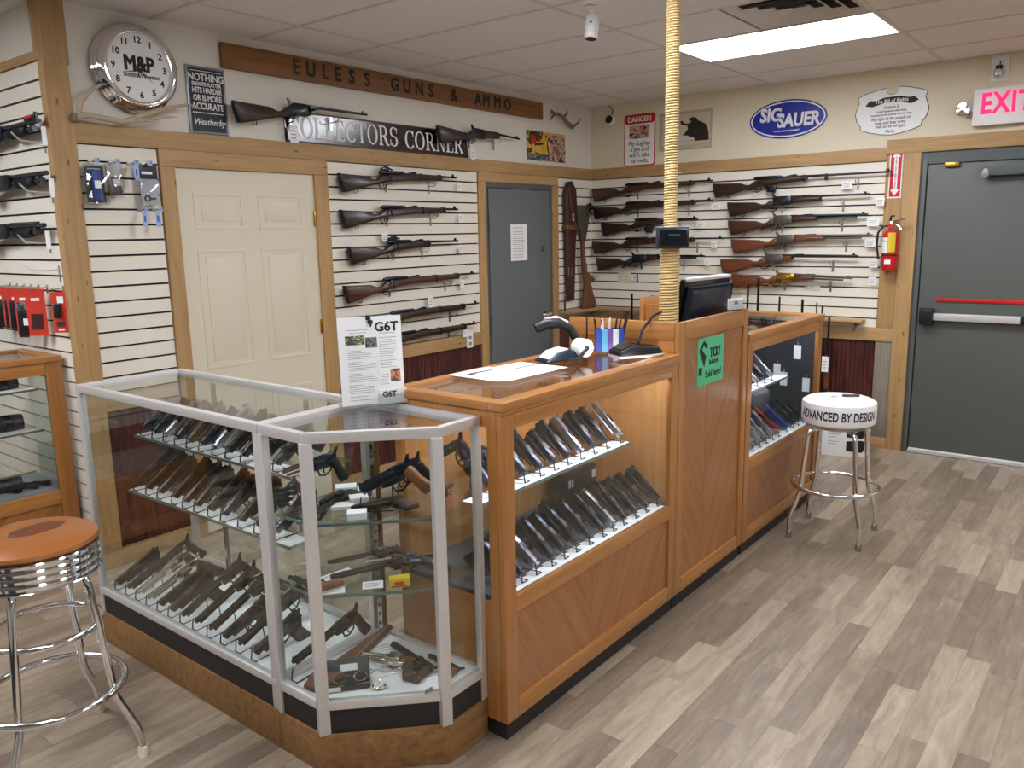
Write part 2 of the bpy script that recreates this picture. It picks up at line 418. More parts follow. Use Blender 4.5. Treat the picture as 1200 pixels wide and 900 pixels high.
# ceiling: tiles on a T-bar grid, the fixture and the vent take their own cells
ce = struct('ceiling', MB().b(-4, XB+.15, -4, 7.5, ZC+.03, ZC+.1), 'tile', 'white suspended ceiling of speckled tiles')
GX = [2.93-.61*i for i in range(12)][::-1]+[3.54+.61*i for i in range(6)]
GY = [1.28+1.22*i for i in range(-5, 6)]
LIGHTS = [(4.76, 1.28), (4.76, -1.16), (2.32, 1.28), (2.32, -1.16), (-.12, 1.28), (-.12, -1.16), (-.12, 3.72), (-1.34, 3.72)]  # last panel is added, out of view, to brighten the alcove side
tm = {}
farT = MB()
for gx in GX:
    for gy in GY:
        if any(abs(gx-a) < .05 and abs(gy-b_) < .05 for a, b_ in LIGHTS): continue
        vent = abs(gx-4.15) < .02 and abs(gy-1.28) < .02
        x1 = min(gx+.61, XB+.1); y0, y1 = gy, min(gy+1.22, 7.4)
        if vent: y0 = 1.28+.61
        qs = [px((a, b_, ZC)) for a in (gx, x1) for b_ in (y0, y1)]
        vis = any(q and -200 < q[0] < 1400 and -150 < q[1] < 140 for q in qs)
        if vis:
            key = (round(x1-gx, 3), round(y1-y0, 3))
            if key not in tm: tm[key] = MB().b(.008, key[0]-.008, .008, key[1]-.008, 0, .015).mesh('ceiling_tile', 'tile')
            link('ceiling_tile', tm[key], ce, (gx, y0, ZC+.003))
        else: farT.b(gx+.008, x1-.008, y0+.008, y1-.008, ZC+.003, ZC+.018)
o = farT.build('ceiling_tiles', 'tile', ce); o['kind'] = 'stuff'
g = MB()
for gx in GX+[GX[-1]+.61]: g.b(gx-.011, gx+.011, -4, 7.4, ZC, ZC+.02)
for gy in GY: g.b(-4, XB, gy-.011, gy+.011, ZC-.0005, ZC+.02)
g.build('grid_bars', 'tbar', ce)

# walls
struct('wall_back', MB().b(XC+.02, XB+.15, YA+.022, YA+.15, 0, ZC+.02), 'paint', 'cream back wall with slat panels')
struct('wall_right', MB().b(XB+.022, XB+.15, -4, YA+.02, 0, ZC+.02), 'paint_side', 'cream right wall with slat panels')
struct('wall_alcove', MB().b(XC+.018, XC+.12, YA+.15, 7.4, 0, ZC+.02), 'paint', 'cream alcove wall with slat panels')
struct('wall_far', MB().b(-4, XC+.1, 7.3, 7.4, 0, ZC+.02), 'paint')
struct('wall_left', MB().b(-4.1, -4, -4, 7.4, 0, ZC+.02), 'paint')
struct('wall_front', MB().b(-4, XB+.15, -4.1, -4, 0, ZC+.02), 'paint')

def slat_panel(owner, x0, x1, z0, z1, frame, zg):
    """grooved slat panel on a wall; frame(a, z) gives the box corner for along-wall a"""
    L = x1-x0
    z = zg
    while z-SP > z0: z -= SP
    edges = [z0]
    k = zg + SP*40
    zs = sorted({round(zg-SP*i, 5) for i in range(-20, 40)})
    zs = [q for q in zs if z0+.008 < q < z1-.008]
    lv = [z0]+zs+[z1]
    me = {}
    for a, b_ in zip(lv[:-1], lv[1:]):
        h = round(b_-a-.0105, 4)
        if h not in me: me[h] = MB().b(0, L, 0, .016, 0, h).mesh('slat', 'slat')
        frame(me[h], x0, a+.00525, owner)
def frameA(me, x0, z, ow): link('slat', me, ow, (x0, YA, z))
def frameB(me, x0, z, ow): link('slat', me, ow, (XB, -x0, z), (0, 0, FACE_X))
def frameC(me, x0, z, ow): link('slat', me, ow, (XC, -x0, z), (0, 0, FACE_X))
ZG = 2.066
A_ = struct('trim_1', MB().b(1.86, 2.285, YA+.016, YA+.022, .9, 2.15), 'groove', 'slat panel left of the white door')
slat_panel(A_, 1.865, 2.28, .912, 2.147, frameA, ZG)
A_ = struct('trim_2', MB().b(3.385, 4.845, YA+.016, YA+.022, .9, 2.15), 'groove', 'slat panel between the two doors')
slat_panel(A_, 3.39, 4.84, .912, 2.147, frameA, ZG)
A_ = struct('trim_3', MB().b(5.905, XB+.01, YA+.016, YA+.022, .9, 2.15), 'groove', 'narrow slat panel in the corner')
slat_panel(A_, 5.912, XB, .912, 2.147, frameA, ZG)
B_ = struct('trim_4', MB().b(XB+.016, XB+.022, 1.6, YA+.01, .9, 2.15), 'groove', 'wide slat panel on the right wall')
slat_panel(B_, -YA, -1.602, .92, 2.147, frameB, ZG)
C_ = struct('trim_5', MB().b(XC+.012, XC+.018, YA+.02, 7.3, .05, 2.52), 'groove', 'slat panel on the alcove wall')
slat_panel(C_, -6.2, -4.165, .06, 2.519, frameC, 2.281)

def board(n, mat, x0, x1, y0, y1, z0, z1, label=None):
    return struct('trim_%d' % n, MB().b(x0, x1, y0, y1, z0, z1, .002), mat, label)
T = YA-.018
# horizontal band above the slats, both walls
board(6, 'pine', 1.866, XB, T, YA+.021, 2.147, 2.24, 'long pine band along the back wall')
o = struct('trim_7', MB().b(0, YA-.018-1.6, 0, .039, 0, .093, .002), 'pine', 'long pine band along the right wall')
o.location = (XB-.018, YA-.018, 2.147); o.rotation_euler = (0, 0, FACE_X)
# corner post (two lengths) and its side board
board(8, 'pine_v', XC-.018, 1.868, T-.012, YA+.03, 0, 2.5, 'tall pine corner post')
board(9, 'pine_v', XC-.010, 1.88, T-.006, YA+.03, 2.5, ZC, 'short pine post above the corner post')
board(10, 'pine_v', XC-.006, XC+.02, YA+.032, YA+.085, 2.56, ZC, 'narrow pine strip beside the ceiling')
o = struct('trim_11', MB().b(0, 2.0, 0, .026, 0, .042, .002), 'pine', 'pine band above the alcove slats')
o.location = (XC-.008, 6.165, 2.519); o.rotation_euler = (0, 0, FACE_X)
# door surrounds
board(12, 'pine', 2.285, 3.388, T+.002, YA+.021, 2.058, 2.146, 'pine header over the white door')
board(13, 'pine_v', 2.285, 2.368, T+.002, YA+.021, 0, 2.057, 'left pine casing of the white door')
board(14, 'pine_v', 3.285, 3.388, T+.002, YA+.021, 0, 2.057, 'right pine casing of the white door')
board(15, 'pine', 4.842, 5.908, T+.002, YA+.021, 2.076, 2.146, 'pine header over the grey door')
board(16, 'pine_v', 4.842, 4.925, T+.002, YA+.021, 0, 2.075, 'left pine casing of the grey door')
board(17, 'pine_v', 5.822, 5.908, T+.002, YA+.021, 0, 2.075, 'right pine casing of the grey door')
# rails under the slats and the rusty corrugated wainscot
def corr(n, x0, x1, loc, rz, label):
    m = MB(); p = .034; k = int((x1-x0)/p*4); vs = []; fs = []
    for i in range(k+1):
        x = x0+(x1-x0)*i/k; y = .006*math.sin(2*math.pi*(x-x0)/p)
        vs += [(x, y, 0), (x, y, .825)]
    fs = [(2*i, 2*i+2, 2*i+3, 2*i+1) for i in range(k)]
    m.add(vs, fs); o = struct('trim_%d' % n, m, 'rust', label); o.location = loc; o.rotation_euler = (0, 0, rz); return o
n = 18
for x0, x1, nm in ((1.868, 2.285, 'left of the white door'), (3.388, 4.842, 'between the doors'), (5.908, XB, 'in the corner')):
    board(n, 'pine', x0, x1, T+.004, YA+.02, .82, .912, 'pine rail below the slats '+nm)
    corr(n+1, x0, x1, (0, YA+.008, 0), 0, 'rusty corrugated metal wainscot '+nm)
    board(n+2, 'pine', x0, x1, T+.008, YA+.02, 0, .085, 'pine base board '+nm); n += 3
o = struct('trim_27', MB().b(0, YA-1.475, 0, .034, 0, .1, .002), 'pine', 'pine rail below the right wall slats')
o.location = (XB-.014, YA, .825); o.rotation_euler = (0, 0, FACE_X)
corr(28, 0, YA-1.6, (XB+.006, YA, 0), FACE_X, 'rusty corrugated metal wainscot on the right wall')
board(29, 'barn', XB-.006, XB+.02, 1.475, 1.598, .08, .824, 'grey weathered board beside the exit door')
board(30, 'pine_v', XB-.004, XB+.021, 1.475, 1.6, .926, 2.24, 'wide pine board left of the exit door')
board(31, 'pine_v', XB-.018, XB+.021, 1.368, 1.478, 0, 2.19, 'pine casing of the exit door')
o = struct('trim_32', MB().b(0, 1.6-.1, 0, .04, 0, .1, .002), 'pine', 'pine header over the exit door')
o.location = (XB-.02, 1.6, 2.19); o.rotation_euler = (0, 0, FACE_X)
o = struct('trim_33', MB().b(0, YA-1.47, 0, .034, 0, .08, .002), 'pine', 'pine base board on the right wall')
o.location = (XB-.012, YA, 0); o.rotation_euler = (0, 0, FACE_X)

# doors
d = struct('door_1', MB().b(2.368, 3.285, YA+.002, YA+.03, .01, 2.057), 'white_door', 'cream six-panel door')
for cx in (2.62, 3.03):
    for z0, z1 in ((1.73, 1.93), (.95, 1.62), (.2, .78)):
        m = MB()
        x0, x1 = cx-.155, cx+.155
        # raised moulding ring and raised field
        for a, b_, c_, e in ((x0, x1, z1-.018, z1), (x0, x1, z0, z0+.018), (x0, x0+.018, z0+.018, z1-.018), (x1-.018, x1, z0+.018, z1-.018)):
            m.b(a, b_, YA-.001, YA+.004, c_, e, .001)
        m.b(x0+.045, x1-.045, YA-.001, YA+.004, z0+.045, z1-.045, .002)
        m.build('panel', 'white_door', d)
for z in (1.79, 1.12, .25): bx('hinge', 'brass', 3.268, 3.292, YA-.01, YA+.004, z-.045, z+.045, d, .003)
d = struct('door_2', MB().b(4.925, 5.822, YA-.006, YA+.03, .0, 2.076), 'grey_frame', 'grey metal door in a grey frame')
bx('door_leaf', 'grey_door', 4.965, 5.782, YA-.009, YA+.01, .012, 2.03, d, .002)
MB().b(4.96, 4.966, YA-.008, YA, .01, 2.035).b(5.781, 5.787, YA-.008, YA, .01, 2.035).b(4.96, 5.787, YA-.008, YA, 2.03, 2.036).build('door_gap', 'groove', d)
for z in (1.75, .95, .25): bx('hinge', 'grey_frame', 4.955, 4.972, YA-.02, YA-.006, z-.07, z+.07, d, .003)
k = MB(); k.cyl((5.70, YA-.01, .975), (5.70, YA-.05, .975), .014).lathe([(.0, .03), (.022, .026), (.028, .012), (.02, -.004), (.014, -.01)], 16, Matrix.Translation((5.70, YA-.05, .975)) @ Matrix.Rotation(R(90), 4, 'X'))
k.cyl((5.70, YA-.009, .975), (5.70, YA-.014, .975), .034); k.build('door_knob', 'chrome', d)
MB().cyl((5.68, YA-.008, 1.545), (5.68, YA-.03, 1.545), .028, .024).build('deadbolt', 'steel', d)

d = struct('door_3', MB().b(0, 1.3, 0, .03, 0, 2.19), 'grey_frame', 'grey metal exit door in a grey frame')
d.location = (XB, 1.372, 0); d.rotation_euler = (0, 0, FACE_X)      # local x runs towards -y
MB().b(.045, .052, -.006, .004, .03, 2.105).b(.045, 1.3, -.006, .004, 2.10, 2.107).build('door_gap', 'groove', d)
bx('door_leaf', 'exit_door', .055, 1.3, -.006, .01, .035, 2.098, d, .002)
bx('threshold', 'alu_light', .05, 1.3, -.02, .01, .004, .02, d)
bx('door_sweep', 'paper', .055, 1.3, -.009, -.005, .022, .036, d)
bx('frame_stop', 'grey_frame', .02, .045, -.012, .004, 0, 2.14, d, .002)
h = bx('top_bracket', 'brass', .165, .25, -.03, -.004, 2.075, 2.105, d, .004)
bx('door_closer', 'grey_frame', .40, .75, -.08, -.006, 2.0, 2.09, d, .01)
MB().cyl((.42, -.06, 2.04), (.42, -.1, 2.0), .022).build('closer_pivot', 'alu_light', d)
pb = bx('panic_bar', 'alu_light', .16, 1.3, -.055, -.02, 1.005, 1.055, d, .004)
bx('latch_box', 'black', .075, .165, -.075, -.006, .975, 1.09, d, .008)
bx('bar_end', 'black', .70, .735, -.058, -.018, 1.003, 1.057, d, .003)
bx('red_push_strip', 'red', .172, 1.3, -.016, -.006, 1.138, 1.164, d, .003)

# ------------------------------------------------------------------ lamps of the place and one added beyond the view
LL = ['glowing flush ceiling light panel above the exit side of the counter']
for i, (gx, gy) in enumerate(LIGHTS):
    lab = LL[0] if i == 0 else 'unseen flush ceiling light panel, %s counted from the counter' % ORD[i-1]
    t = thing('ceiling_light', lab, 'ceiling light', (gx, gy, ZC), 0, None if i == 0 else 'ceiling lights behind the photographer')
    m = MB().b(0, .61, 0, .022, 0, .03).b(0, .61, 1.198, 1.22, 0, .03).b(0, .022, .022, 1.198, 0, .03).b(.588, .61, .022, 1.198, 0, .03)
    m.build('frame', 'white', t); bx('diffuser', 'lamp', .022, .588, .022, 1.198, .004, .008, t)
# air vent: square cone diffuser
t = thing('ceiling_vent', 'square louvred air vent beside the glowing ceiling light', 'vent', (4.15, 1.28, ZC))
bx('backing', 'groove', .01, .6, .01, .6, .028, .03, t)
for k in range(4):
    a = .012+k*.068; b_ = .598-k*.068; m = MB()
    def ring(lo, hi, z0, z1):
        vs = [(lo, lo, z1), (hi, lo, z1), (hi, hi, z1), (lo, hi, z1)]
        i = .05; w2 = [(lo+i, lo+i, z0), (hi-i, lo+i, z0), (hi-i, hi-i, z0), (lo+i, hi-i, z0)]
        return vs+w2, [(0, 1, 5, 4), (1, 2, 6, 5), (2, 3, 7, 6), (3, 0, 4, 7)]
    v, f = ring(a, b_, .024, -.004 if k else .002); m.add(v, f)
    m.build('louvre', 'tbar', t)

# ------------------------------------------------------------------ oak counters
def frame_rect(m, x0, x1, y0, y1, z0, z1, w, bev=.003):
    """rectangular frame lying in an x-z plane"""
    m.b(x0, x0+w, y0, y1, z0, z1, bev).b(x1-w, x1, y0, y1, z0, z1, bev)
FY, BY = 1.54, 2.04
def oak_case(label, X0, X1, shelf_x1, open_x1, tags=False, left_glass=True):
    t = thing('display_case', label, 'display case', (X0, FY, 0), 0)
    L = X1-X0; D = BY-FY
    bx('toe_kick', 'kick', .012, L-.005, .014, D-.02, 0, .066, t)
    bx('stile', 'oak_v', 0, .062, 0, .022, .066, 1.135, t, .003)
    bx('stile', 'oak_v', L-.062, L-.001, 0, .022, .066, 1.135, t, .003)
    bx('rail', 'oak_h', .0625, L-.0625, 0, .022, 1.072, 1.135, t, .003)
    bx('rail', 'oak_h', .0625, L-.0625, 0, .022, .445, .505, t, .003)
    bx('rail', 'oak_h', .0625, L-.0625, 0, .022, .066, .132, t, .003)
    mid = .0625+(L-.125)*.44
    bx('chevron_panel', 'oak_chev_l', .06, mid, .010, .02, .13, .447, t)
    bx('chevron_panel', 'oak_chev_r', mid+.0015, L-.06, .010, .02, .13, .447, t)
    bx('glass_pane', 'glass', .062, L-.062, .012, .016, .505, 1.072, t)
    # moulded top frame and its glass
    for a in ((-.008, L-.001, -.012, .05, 'top_rail', 'oak_h'), (-.008, L-.001, D-.05, D, 'top_rail', 'oak_h'),
              (-.008, .05, .0505, D-.0505, 'top_rail', 'oak_d'), (L-.06, L-.001, .0505, D-.0505, 'top_rail', 'oak_d')):
        bx(a[4], a[5], a[0], a[1], a[2], a[3], 1.136, 1.165, t, .005)
    bx('top_bead', 'oak_h', -.004, L-.001, -.007, .012, 1.124, 1.137, t, .004)
    bx('glass_top', 'glass', .046, L-.056, .046, D-.046, 1.150, 1.156, t)
    bx('deck', 'carpet', .02, L-.02, .03, D-.02, .485, .5, t)
    bx('deck_edge', 'paper', .062, L-.062, .024, .075, .5, .503, t)
    if left_glass:
        m = MB().b(.0, .02, .0225, .06, .066, 1.135).b(0, .02, D-.05, D-.02, .066, 1.135).b(0, .02, .06, D-.05, .066, .485).b(0, .02, .06, D-.05, 1.08, 1.135)
        m.build('side_panel', 'oak_v', t); bx('side_glass', 'glass', .006, .012, .06, D-.05, .485, 1.08, t)
    else: bx('side_panel', 'oak_v', 0, .02, .0225, D-.02, .066, 1.135, t)
    bx('side_panel', 'oak_in' if left_glass else 'plate_black', L-.02, L-.001, .0225, D-.02, .066, 1.135, t)
    bx('back_panel', 'oak_in', .02, L-.02, D-.02, D, .066, 1.135, t)
    sh = bx('glass_shelf', 'glass_shelf', .022, shelf_x1-X0, .125, .40, .792, .800, t)
    bx('shelf_edge', 'glass_edge', .022, shelf_x1-X0, .122, .1255, .791, .801, sh)
    bx('label_strip', 'paper', .03, shelf_x1-X0-.01, .128, .20, .8005, .802, sh)
    st = bx('strip_lamp', 'led', .08, L-.08, .026, .052, 1.108, 1.12, t)
    return t
seg1 = oak_case('oak display case with two rows of pistols next to the aluminium corner case', 1.888, 3.089, 2.91, 3.03)
seg3 = oak_case('far oak display case behind the white stool', 3.846, 5.0, 4.80, 4.94, left_glass=False)
bx('dark_backing', 'plate_black', .03, 1.13, .455, .475, .505, 1.13, seg3)
# tall section between them: open box behind a tall panelled front
t = thing('tall_counter', 'tall oak counter front with a green paper sign', 'counter', (3.09, FY, 0))
L = .745
bx('toe_kick', 'kick', .003, L-.003, .014, .46, 0, .066, t)
bx('stile', 'oak_v', 0, .062, 0, .022, .066, 1.295, t, .003)
bx('stile', 'oak_v', L-.055, L, 0, .022, .066, 1.295, t, .003)
bx('rail', 'oak_h', .0625, L-.0555, 0, .022, 1.215, 1.295, t, .003)
bx('rail', 'oak_h', .0625, L-.0555, 0, .022, .066, .13, t, .003)
bx('chevron_panel', 'oak_chev_l', .06, .30, .010, .02, .128, 1.217, t)
bx('chevron_panel', 'oak_chev_r', .3015, L-.053, .010, .02, .128, 1.217, t)
bx('back_board', 'oak_v', .02, L-.02, .0225, .03, .066, 1.29, t)
# left side: framed panel above the lower counter
bx('side_rail', 'oak_d', 0, .022, .0225, .56, 1.215, 1.295, t, .003)
bx('side_stile', 'oak_v', 0, .022, .0225, .10, .066, 1.214, t, .002)
bx('side_stile', 'oak_v', 0, .022, .49, .56, .066, 1.214, t, .002)
bx('side_panel', 'oak_v', .006, .016, .10, .49, .066, 1.214, t)
bx('side_panel', 'oak_v', L-.022, L, .0305, .56, .066, 1.295, t)
bx('inner_shelf', 'oak_h', .023, L-.023, .031, .56, 1.0, 1.02, t)
bx('cubby', 'oak_h', L-.045, L+.16, .5605, .585, 1.1, 1.33, t, .003)
bx('cubby_leg', 'oak_v', L-.045, L-.002, .5605, .585, .066, 1.099, t)

# ------------------------------------------------------------------ aluminium cases
def post(m, x, y, z0, z1, w=.018): m.b(x-w/2, x+w/2, y-w/2, y+w/2, z0, z1, .002)
t = thing('aluminium_display_case', 'long aluminium framed glass case with three rows of old pistols', 'display case', (1.413, 2.132, 0))
D, L = .462, 1.232      # x depth, y length
bx('wood_base', 'base_wood', .0, .02, 0, L, 0, .138, t, .002); bx('wood_base', 'base_wood', D-.02, D, 0, L, 0, .138, t, .002)
bx('wood_base', 'base_wood', .02, D-.02, L-.02, L, 0, .138, t, .002)
bx('black_kick', 'kick', .006, D-.006, .006, L-.006, .139, .222, t)
for x in (.014, D-.014):
    for y in (.014, L-.014): m = MB(); post(m, x, y, .14, 1.085, .026); m.build('corner_post', 'alu_light', t)
for z0, z1 in ((.222, .25), (1.085, 1.115)):
    for x in (0, D-.028): bx('rail', 'alu_light', x, x+.028, 0, L, z0, z1, t, .003)
    for y in (0, L-.028): bx('rail', 'alu_light', .0285, D-.0285, y, y+.028, z0, z1, t, .003)
bx('glass_pane', 'glass', .008, .013, .028, L-.028, .25, 1.085, t)
bx('glass_pane', 'glass', D-.013, D-.008, .028, L-.028, .25, 1.085, t)
bx('glass_pane', 'glass', .028, D-.028, L-.013, L-.008, .25, 1.085, t)
bx('glass_top', 'glass', .02, D-.02, .02, L-.02, 1.100, 1.106, t)
bx('deck', 'paper', .02, D-.02, .02, L-.02, .222, .236, t)
for z, x0, y1 in ((.895, .15, 1.09), (.655, .13, 1.15)):
    sh = bx('glass_shelf', 'glass_shelf', x0, D-.05, .05, y1, z-.007, z, t)
    bx('shelf_edge', 'glass_edge', x0-.003, x0, .05, y1, z-.008, z+.001, sh); bx('shelf_edge', 'glass_edge', x0, D-.05, y1, y1+.003, z-.008, z+.001, sh)
    bx('label_strip', 'paper', x0+.003, x0+.085, .06, y1-.01, z+.0005, z+.002, sh)
for y in (.3, .92):
    m = MB().b(D-.05, D-.036, y-.008, y+.008, .25, 1.085); m.build('shelf_standard', 'steel', t)
m = MB().b(.16, .27, L-.02, L-.004, 1.1075, 1.109); m.build('top_sticker', 'paper', t)
bx('top_weatherstrip', 'black', .1, D-.1, L-.01, L-.004, 1.086, 1.099, t)

t = thing('aluminium_corner_case', 'chamfered aluminium corner case with revolvers on glass shelves', 'display case', (0, 0, 0))
PL = [(1.413, 2.128), (1.413, 1.905), (1.695, 1.623), (1.884, 1.623)]
def edge_bar(p, q, z0, z1, w, name, mat, inset=0, ext=0, parent=None):
    p = Vector(p); q = Vector(q); d = (q-p); Ln = d.length; a = math.atan2(d.y, d.x)
    M = Matrix.Translation((p.x, p.y, 0)) @ Matrix.Rotation(a, 4, 'Z')
    return MB().b(-ext, Ln+ext, inset, inset+w, z0, z1, .002 if w > .01 else 0, M).build(name, mat, parent or t)
for i in range(3):
    p, q = PL[i], PL[i+1]
    edge_bar(p, q, 0, .138, .02, 'wood_base', 'base_wood')
    edge_bar(p, q, .139, .222, .012, 'black_kick', 'kick', .006)
    edge_bar(p, q, .222, .252, .024, 'rail', 'alu_light')
    edge_bar(p, q, 1.083, 1.115, .024, 'rail', 'alu_light')
    edge_bar(p, q, .252, 1.083, .005, 'glass_pane', 'glass', .008)
for x, y, a in ((1.424, 2.117, 0), (1.424, 1.908, R(-22)), (1.692, 1.634, R(-22)), (1.873, 1.634, 0)):
    w = .014 if a == 0 else .018
    MB().b(-w, w, -w*.8, w*.8, .139, 1.084, .003, Matrix.Translation((x, y, 0)) @ Matrix.Rotation(a, 4, 'Z')).build('corner_post', 'alu_light', t)
edge_bar((1.884, 1.648), (1.884, 2.107), .222, .252, .02, 'rail', 'alu_light', 0); edge_bar((1.884, 1.648), (1.884, 2.107), 1.083, 1.115, .02, 'rail', 'alu_light', 0)
edge_bar((1.884, 2.128), (1.438, 2.128), .222, .252, .02, 'rail', 'alu_light', 0); edge_bar((1.884, 2.128), (1.438, 2.128), 1.083, 1.115, .02, 'rail', 'alu_light', 0)
edge_bar((1.88, 2.122), (1.425, 2.122), .252, 1.083, .005, 'glass_pane', 'glass')
def poly_z(poly, z0, z1, name, mat, parent):
    M = Matrix(((1, 0, 0, 0), (0, 0, 1, 0), (0, 1, 0, 0), (0, 0, 0, 1)))
    return MB().prism(poly, z0, z1, 0, M).build(name, mat, parent)
INP = [(1.425, 2.116), (1.425, 1.912), (1.7, 1.637), (1.873, 1.637), (1.873, 2.116)]
poly_z(INP, 1.100, 1.106, 'glass_top', 'glass', t); poly_z(INP, .222, .240, 'deck', 'paper', t)
SHP = [(1.445, 2.10), (1.445, 1.925), (1.71, 1.66), (1.86, 1.66), (1.86, 2.10)]
for z in (.822, .59):
    s_ = poly_z(SHP, z-.008, z, 'glass_shelf', 'glass_shelf', t)
    edge_bar(SHP[1], SHP[2], z-.0085, z+.0005, .003, 'shelf_edge', 'glass_edge', -.003, 0, s_)
    edge_bar(SHP[0], SHP[1], z-.0085, z+.0005, .003, 'shelf_edge', 'glass_edge', -.003, 0, s_)
m = MB()
m.b(1.845, 1.868, 2.085, 2.108, .25, 1.083); m.build('shelf_standard', 'steel', t)
ms = MB().b(1.8415, 1.846, 2.094, 2.1, 0, .013).mesh('slot', 'black')
for i in range(22): link('slot', ms, t, (0, 0, .28+i*.035))
bx('lock_plate', 'steel', 1.64, 1.67, 1.668, 1.672, .256, .266, t)

# ------------------------------------------------------------------ cabinet in the alcove
t = thing('alcove_display_case', 'orange oak glass case with flashlights in the alcove', 'display case', (.35, 4.29, 0))
L = 1.405; D = .46
bx('toe_kick', 'kick', .01, L-.01, .04, D, 0, .066, t)
bx('stile', 'oak_v', 0, .075, 0, .022, .066, 1.09, t, .003); bx('stile', 'oak_v', L-.082, L, 0, .022, .066, 1.09, t, .003)
bx('rail', 'oak_h', .0755, L-.0825, 0, .022, 1.03, 1.09, t, .003); bx('rail', 'oak_h', .0755, L-.0825, 0, .022, .36, .43, t, .003)
bx('rail', 'oak_h', .0755, L-.0825, 0, .022, .066, .13, t, .003)
bx('chevron_panel', 'oak_chev_l', .07, .7, .01, .02, .128, .362, t); bx('chevron_panel', 'oak_chev_r', .7015, L-.08, .01, .02, .128, .362, t)
bx('glass_pane', 'glass', .075, L-.082, .012, .016, .43, 1.03, t)
for a in ((0, L, -.01, .05, 'oak_h'), (0, L, D-.05, D, 'oak_h'), (0, .06, .0505, D-.0505, 'oak_d'), (L-.05, L, .0505, D-.0505, 'oak_d')):
    bx('top_rail', a[4], a[0], a[1], a[2], a[3], 1.09, 1.12, t, .004)
bx('glass_top', 'glass', .05, L-.045, .045, D-.045, 1.104, 1.11, t)
bx('deck', 'carpet_light', .02, L-.02, .025, D-.02, .42, .435, t)
bx('side_glass', 'glass', L-.012, L-.006, .0225, D-.04, .43, 1.09, t)
bx('side_panel', 'oak_v', 0, .02, .0225, D-.02, .066, 1.09, t)
bx('rear_stile', 'walnut_red', L-.30, L-.22, D-.04, D-.02, .43, 1.09, t); bx('back_rail', 'oak_h', .02, L-.02, D-.02, D, .066, .44, t)
bx('back_rail', 'oak_h', .02, L-.02, D-.02, D, 1.06, 1.0899, t)
for z, x1 in ((.952, 1.31), (.74, 1.315)):
    sh = bx('glass_shelf', 'glass_shelf', .03, x1, .085, D-.06, z-.008, z, t)
    bx('label_strip', 'paper', .04, x1-.005, .088, .16, z+.0005, z+.002, sh); bx('shelf_edge', 'glass_edge', .03, x1, .0815, .0845, z-.009, z+.001, sh)
AL = t

# ------------------------------------------------------------------ bar stools
def arc(cx, cy, z, r, n=40): return [(cx+r*math.cos(2*math.pi*i/n), cy+r*math.sin(2*math.pi*i/n), z) for i in range(n)]
t = thing('bar_stool', 'chrome bar stool with white lettered seat by the far oak case', 'stool', (4.44, 1.26, 0), R(2))
MB().lathe([(.0, .778), (.10, .777), (.165, .771), (.187, .757), (.190, .74), (.190, .66), (.184, .645), (.17, .64), (0, .64)], 48).build('seat', 'white_vinyl', t)
MB().lathe([(.165, .639), (.165, .622), (.0, .622)], 40).build('seat_plate', 'steel', t)
for a in (45, 135, 225, 315):
    c, s = math.cos(R(a)), math.sin(R(a)); P_ = lambda r, z: (r*c, r*s, z)
    lg = MB().tube([P_(.09, .612), P_(.145, .608), P_(.168, .59), P_(.175, .56), P_(.200, .285), P_(.204, .26), P_(.25, .135), P_(.255, .115), P_(.257, .03)], .0125, 12)
    lg = lg.build('leg', 'chrome', t)
    MB().lathe([(0, 0), (.016, 0), (.017, .01), (.015, .035), (.0128, .036)], 14, Matrix.Translation(P_(.257, 0))).build('foot_cap', 'steel', lg)
MB().tube(arc(0, 0, .285, .222, 56), .011, 10, True).build('foot_ring', 'chrome', t)
def wrap(r):
    def fn(co): a = co.x/r; return Vector((r*math.sin(a), co.y, r*math.cos(a)+co.z))
    return fn
me = text_mesh('ADVANCED BY DESIGN', .067, 'ink', bold=.0018, fn=wrap(.1905), sx=.63, shear=.06)
o = link('lettering', me, t, (0, 0, .70), (R(90), 0, R(-77)))

t = thing('bar_stool', 'chrome ribbed bar stool with worn tan seat in the foreground', 'stool', (.945, 2.678, 0), R(-5))
MB().lathe([(.0, .79), (.10, .789), (.158, .783), (.185, .769), (.189, .758), (.18, .748), (0, .748)], 48).build('seat', 'tan_vinyl', t)
m = MB(); pr = [(.177, .748)]
for i in range(4):
    z = .746-i*.022; pr += [(.184, z), (.186, z-.004), (.184, z-.013), (.178, z-.016), (.178, z-.020)]
pr += [(.184, .655), (.165, .652), (0, .655)]
m.lathe(pr, 56).build('seat_band', 'chrome', t)
MB().prism([(-.09, -.03), (-.03, -.055), (.05, -.04), (.085, .0), (.06, .03), (.02, .045), (-.03, .035), (-.07, .02)], .7885, .7912, .0005, Matrix(((1, 0, 0, .02), (0, 0, 1, .02), (0, 1, 0, 0), (0, 0, 0, 1)))).build('worn_patch', 'dark_stain', t)
for a in (45, 135, 225, 315):
    c, s = math.cos(R(a)), math.sin(R(a)); P_ = lambda r, z: (r*c, r*s, z)
    lg = MB().tube([P_(.07, .652), P_(.12, .648), P_(.145, .63), P_(.155, .60), P_(.195, .25), P_(.2, .215), P_(.255, .11), P_(.264, .08), P_(.268, .03)], .0125, 12).build('leg', 'chrome', t)
    MB().lathe([(0, 0), (.017, 0), (.018, .012), (.015, .035), (.0128, .036)], 14, Matrix.Translation(P_(.268, 0))).build('foot_cap', 'ivory', lg)
    MB().cyl(P_(.205, .245), P_(.2, .262), .007).build('bolt', 'steel', lg)
MB().tube(arc(0, 0, .252, .212, 56), .0125, 10, True).build('foot_ring', 'chrome', t)
MB().tube(arc(0, 0, .47, .163, 56), .011, 10, True).build('brace_ring', 'chrome', t)

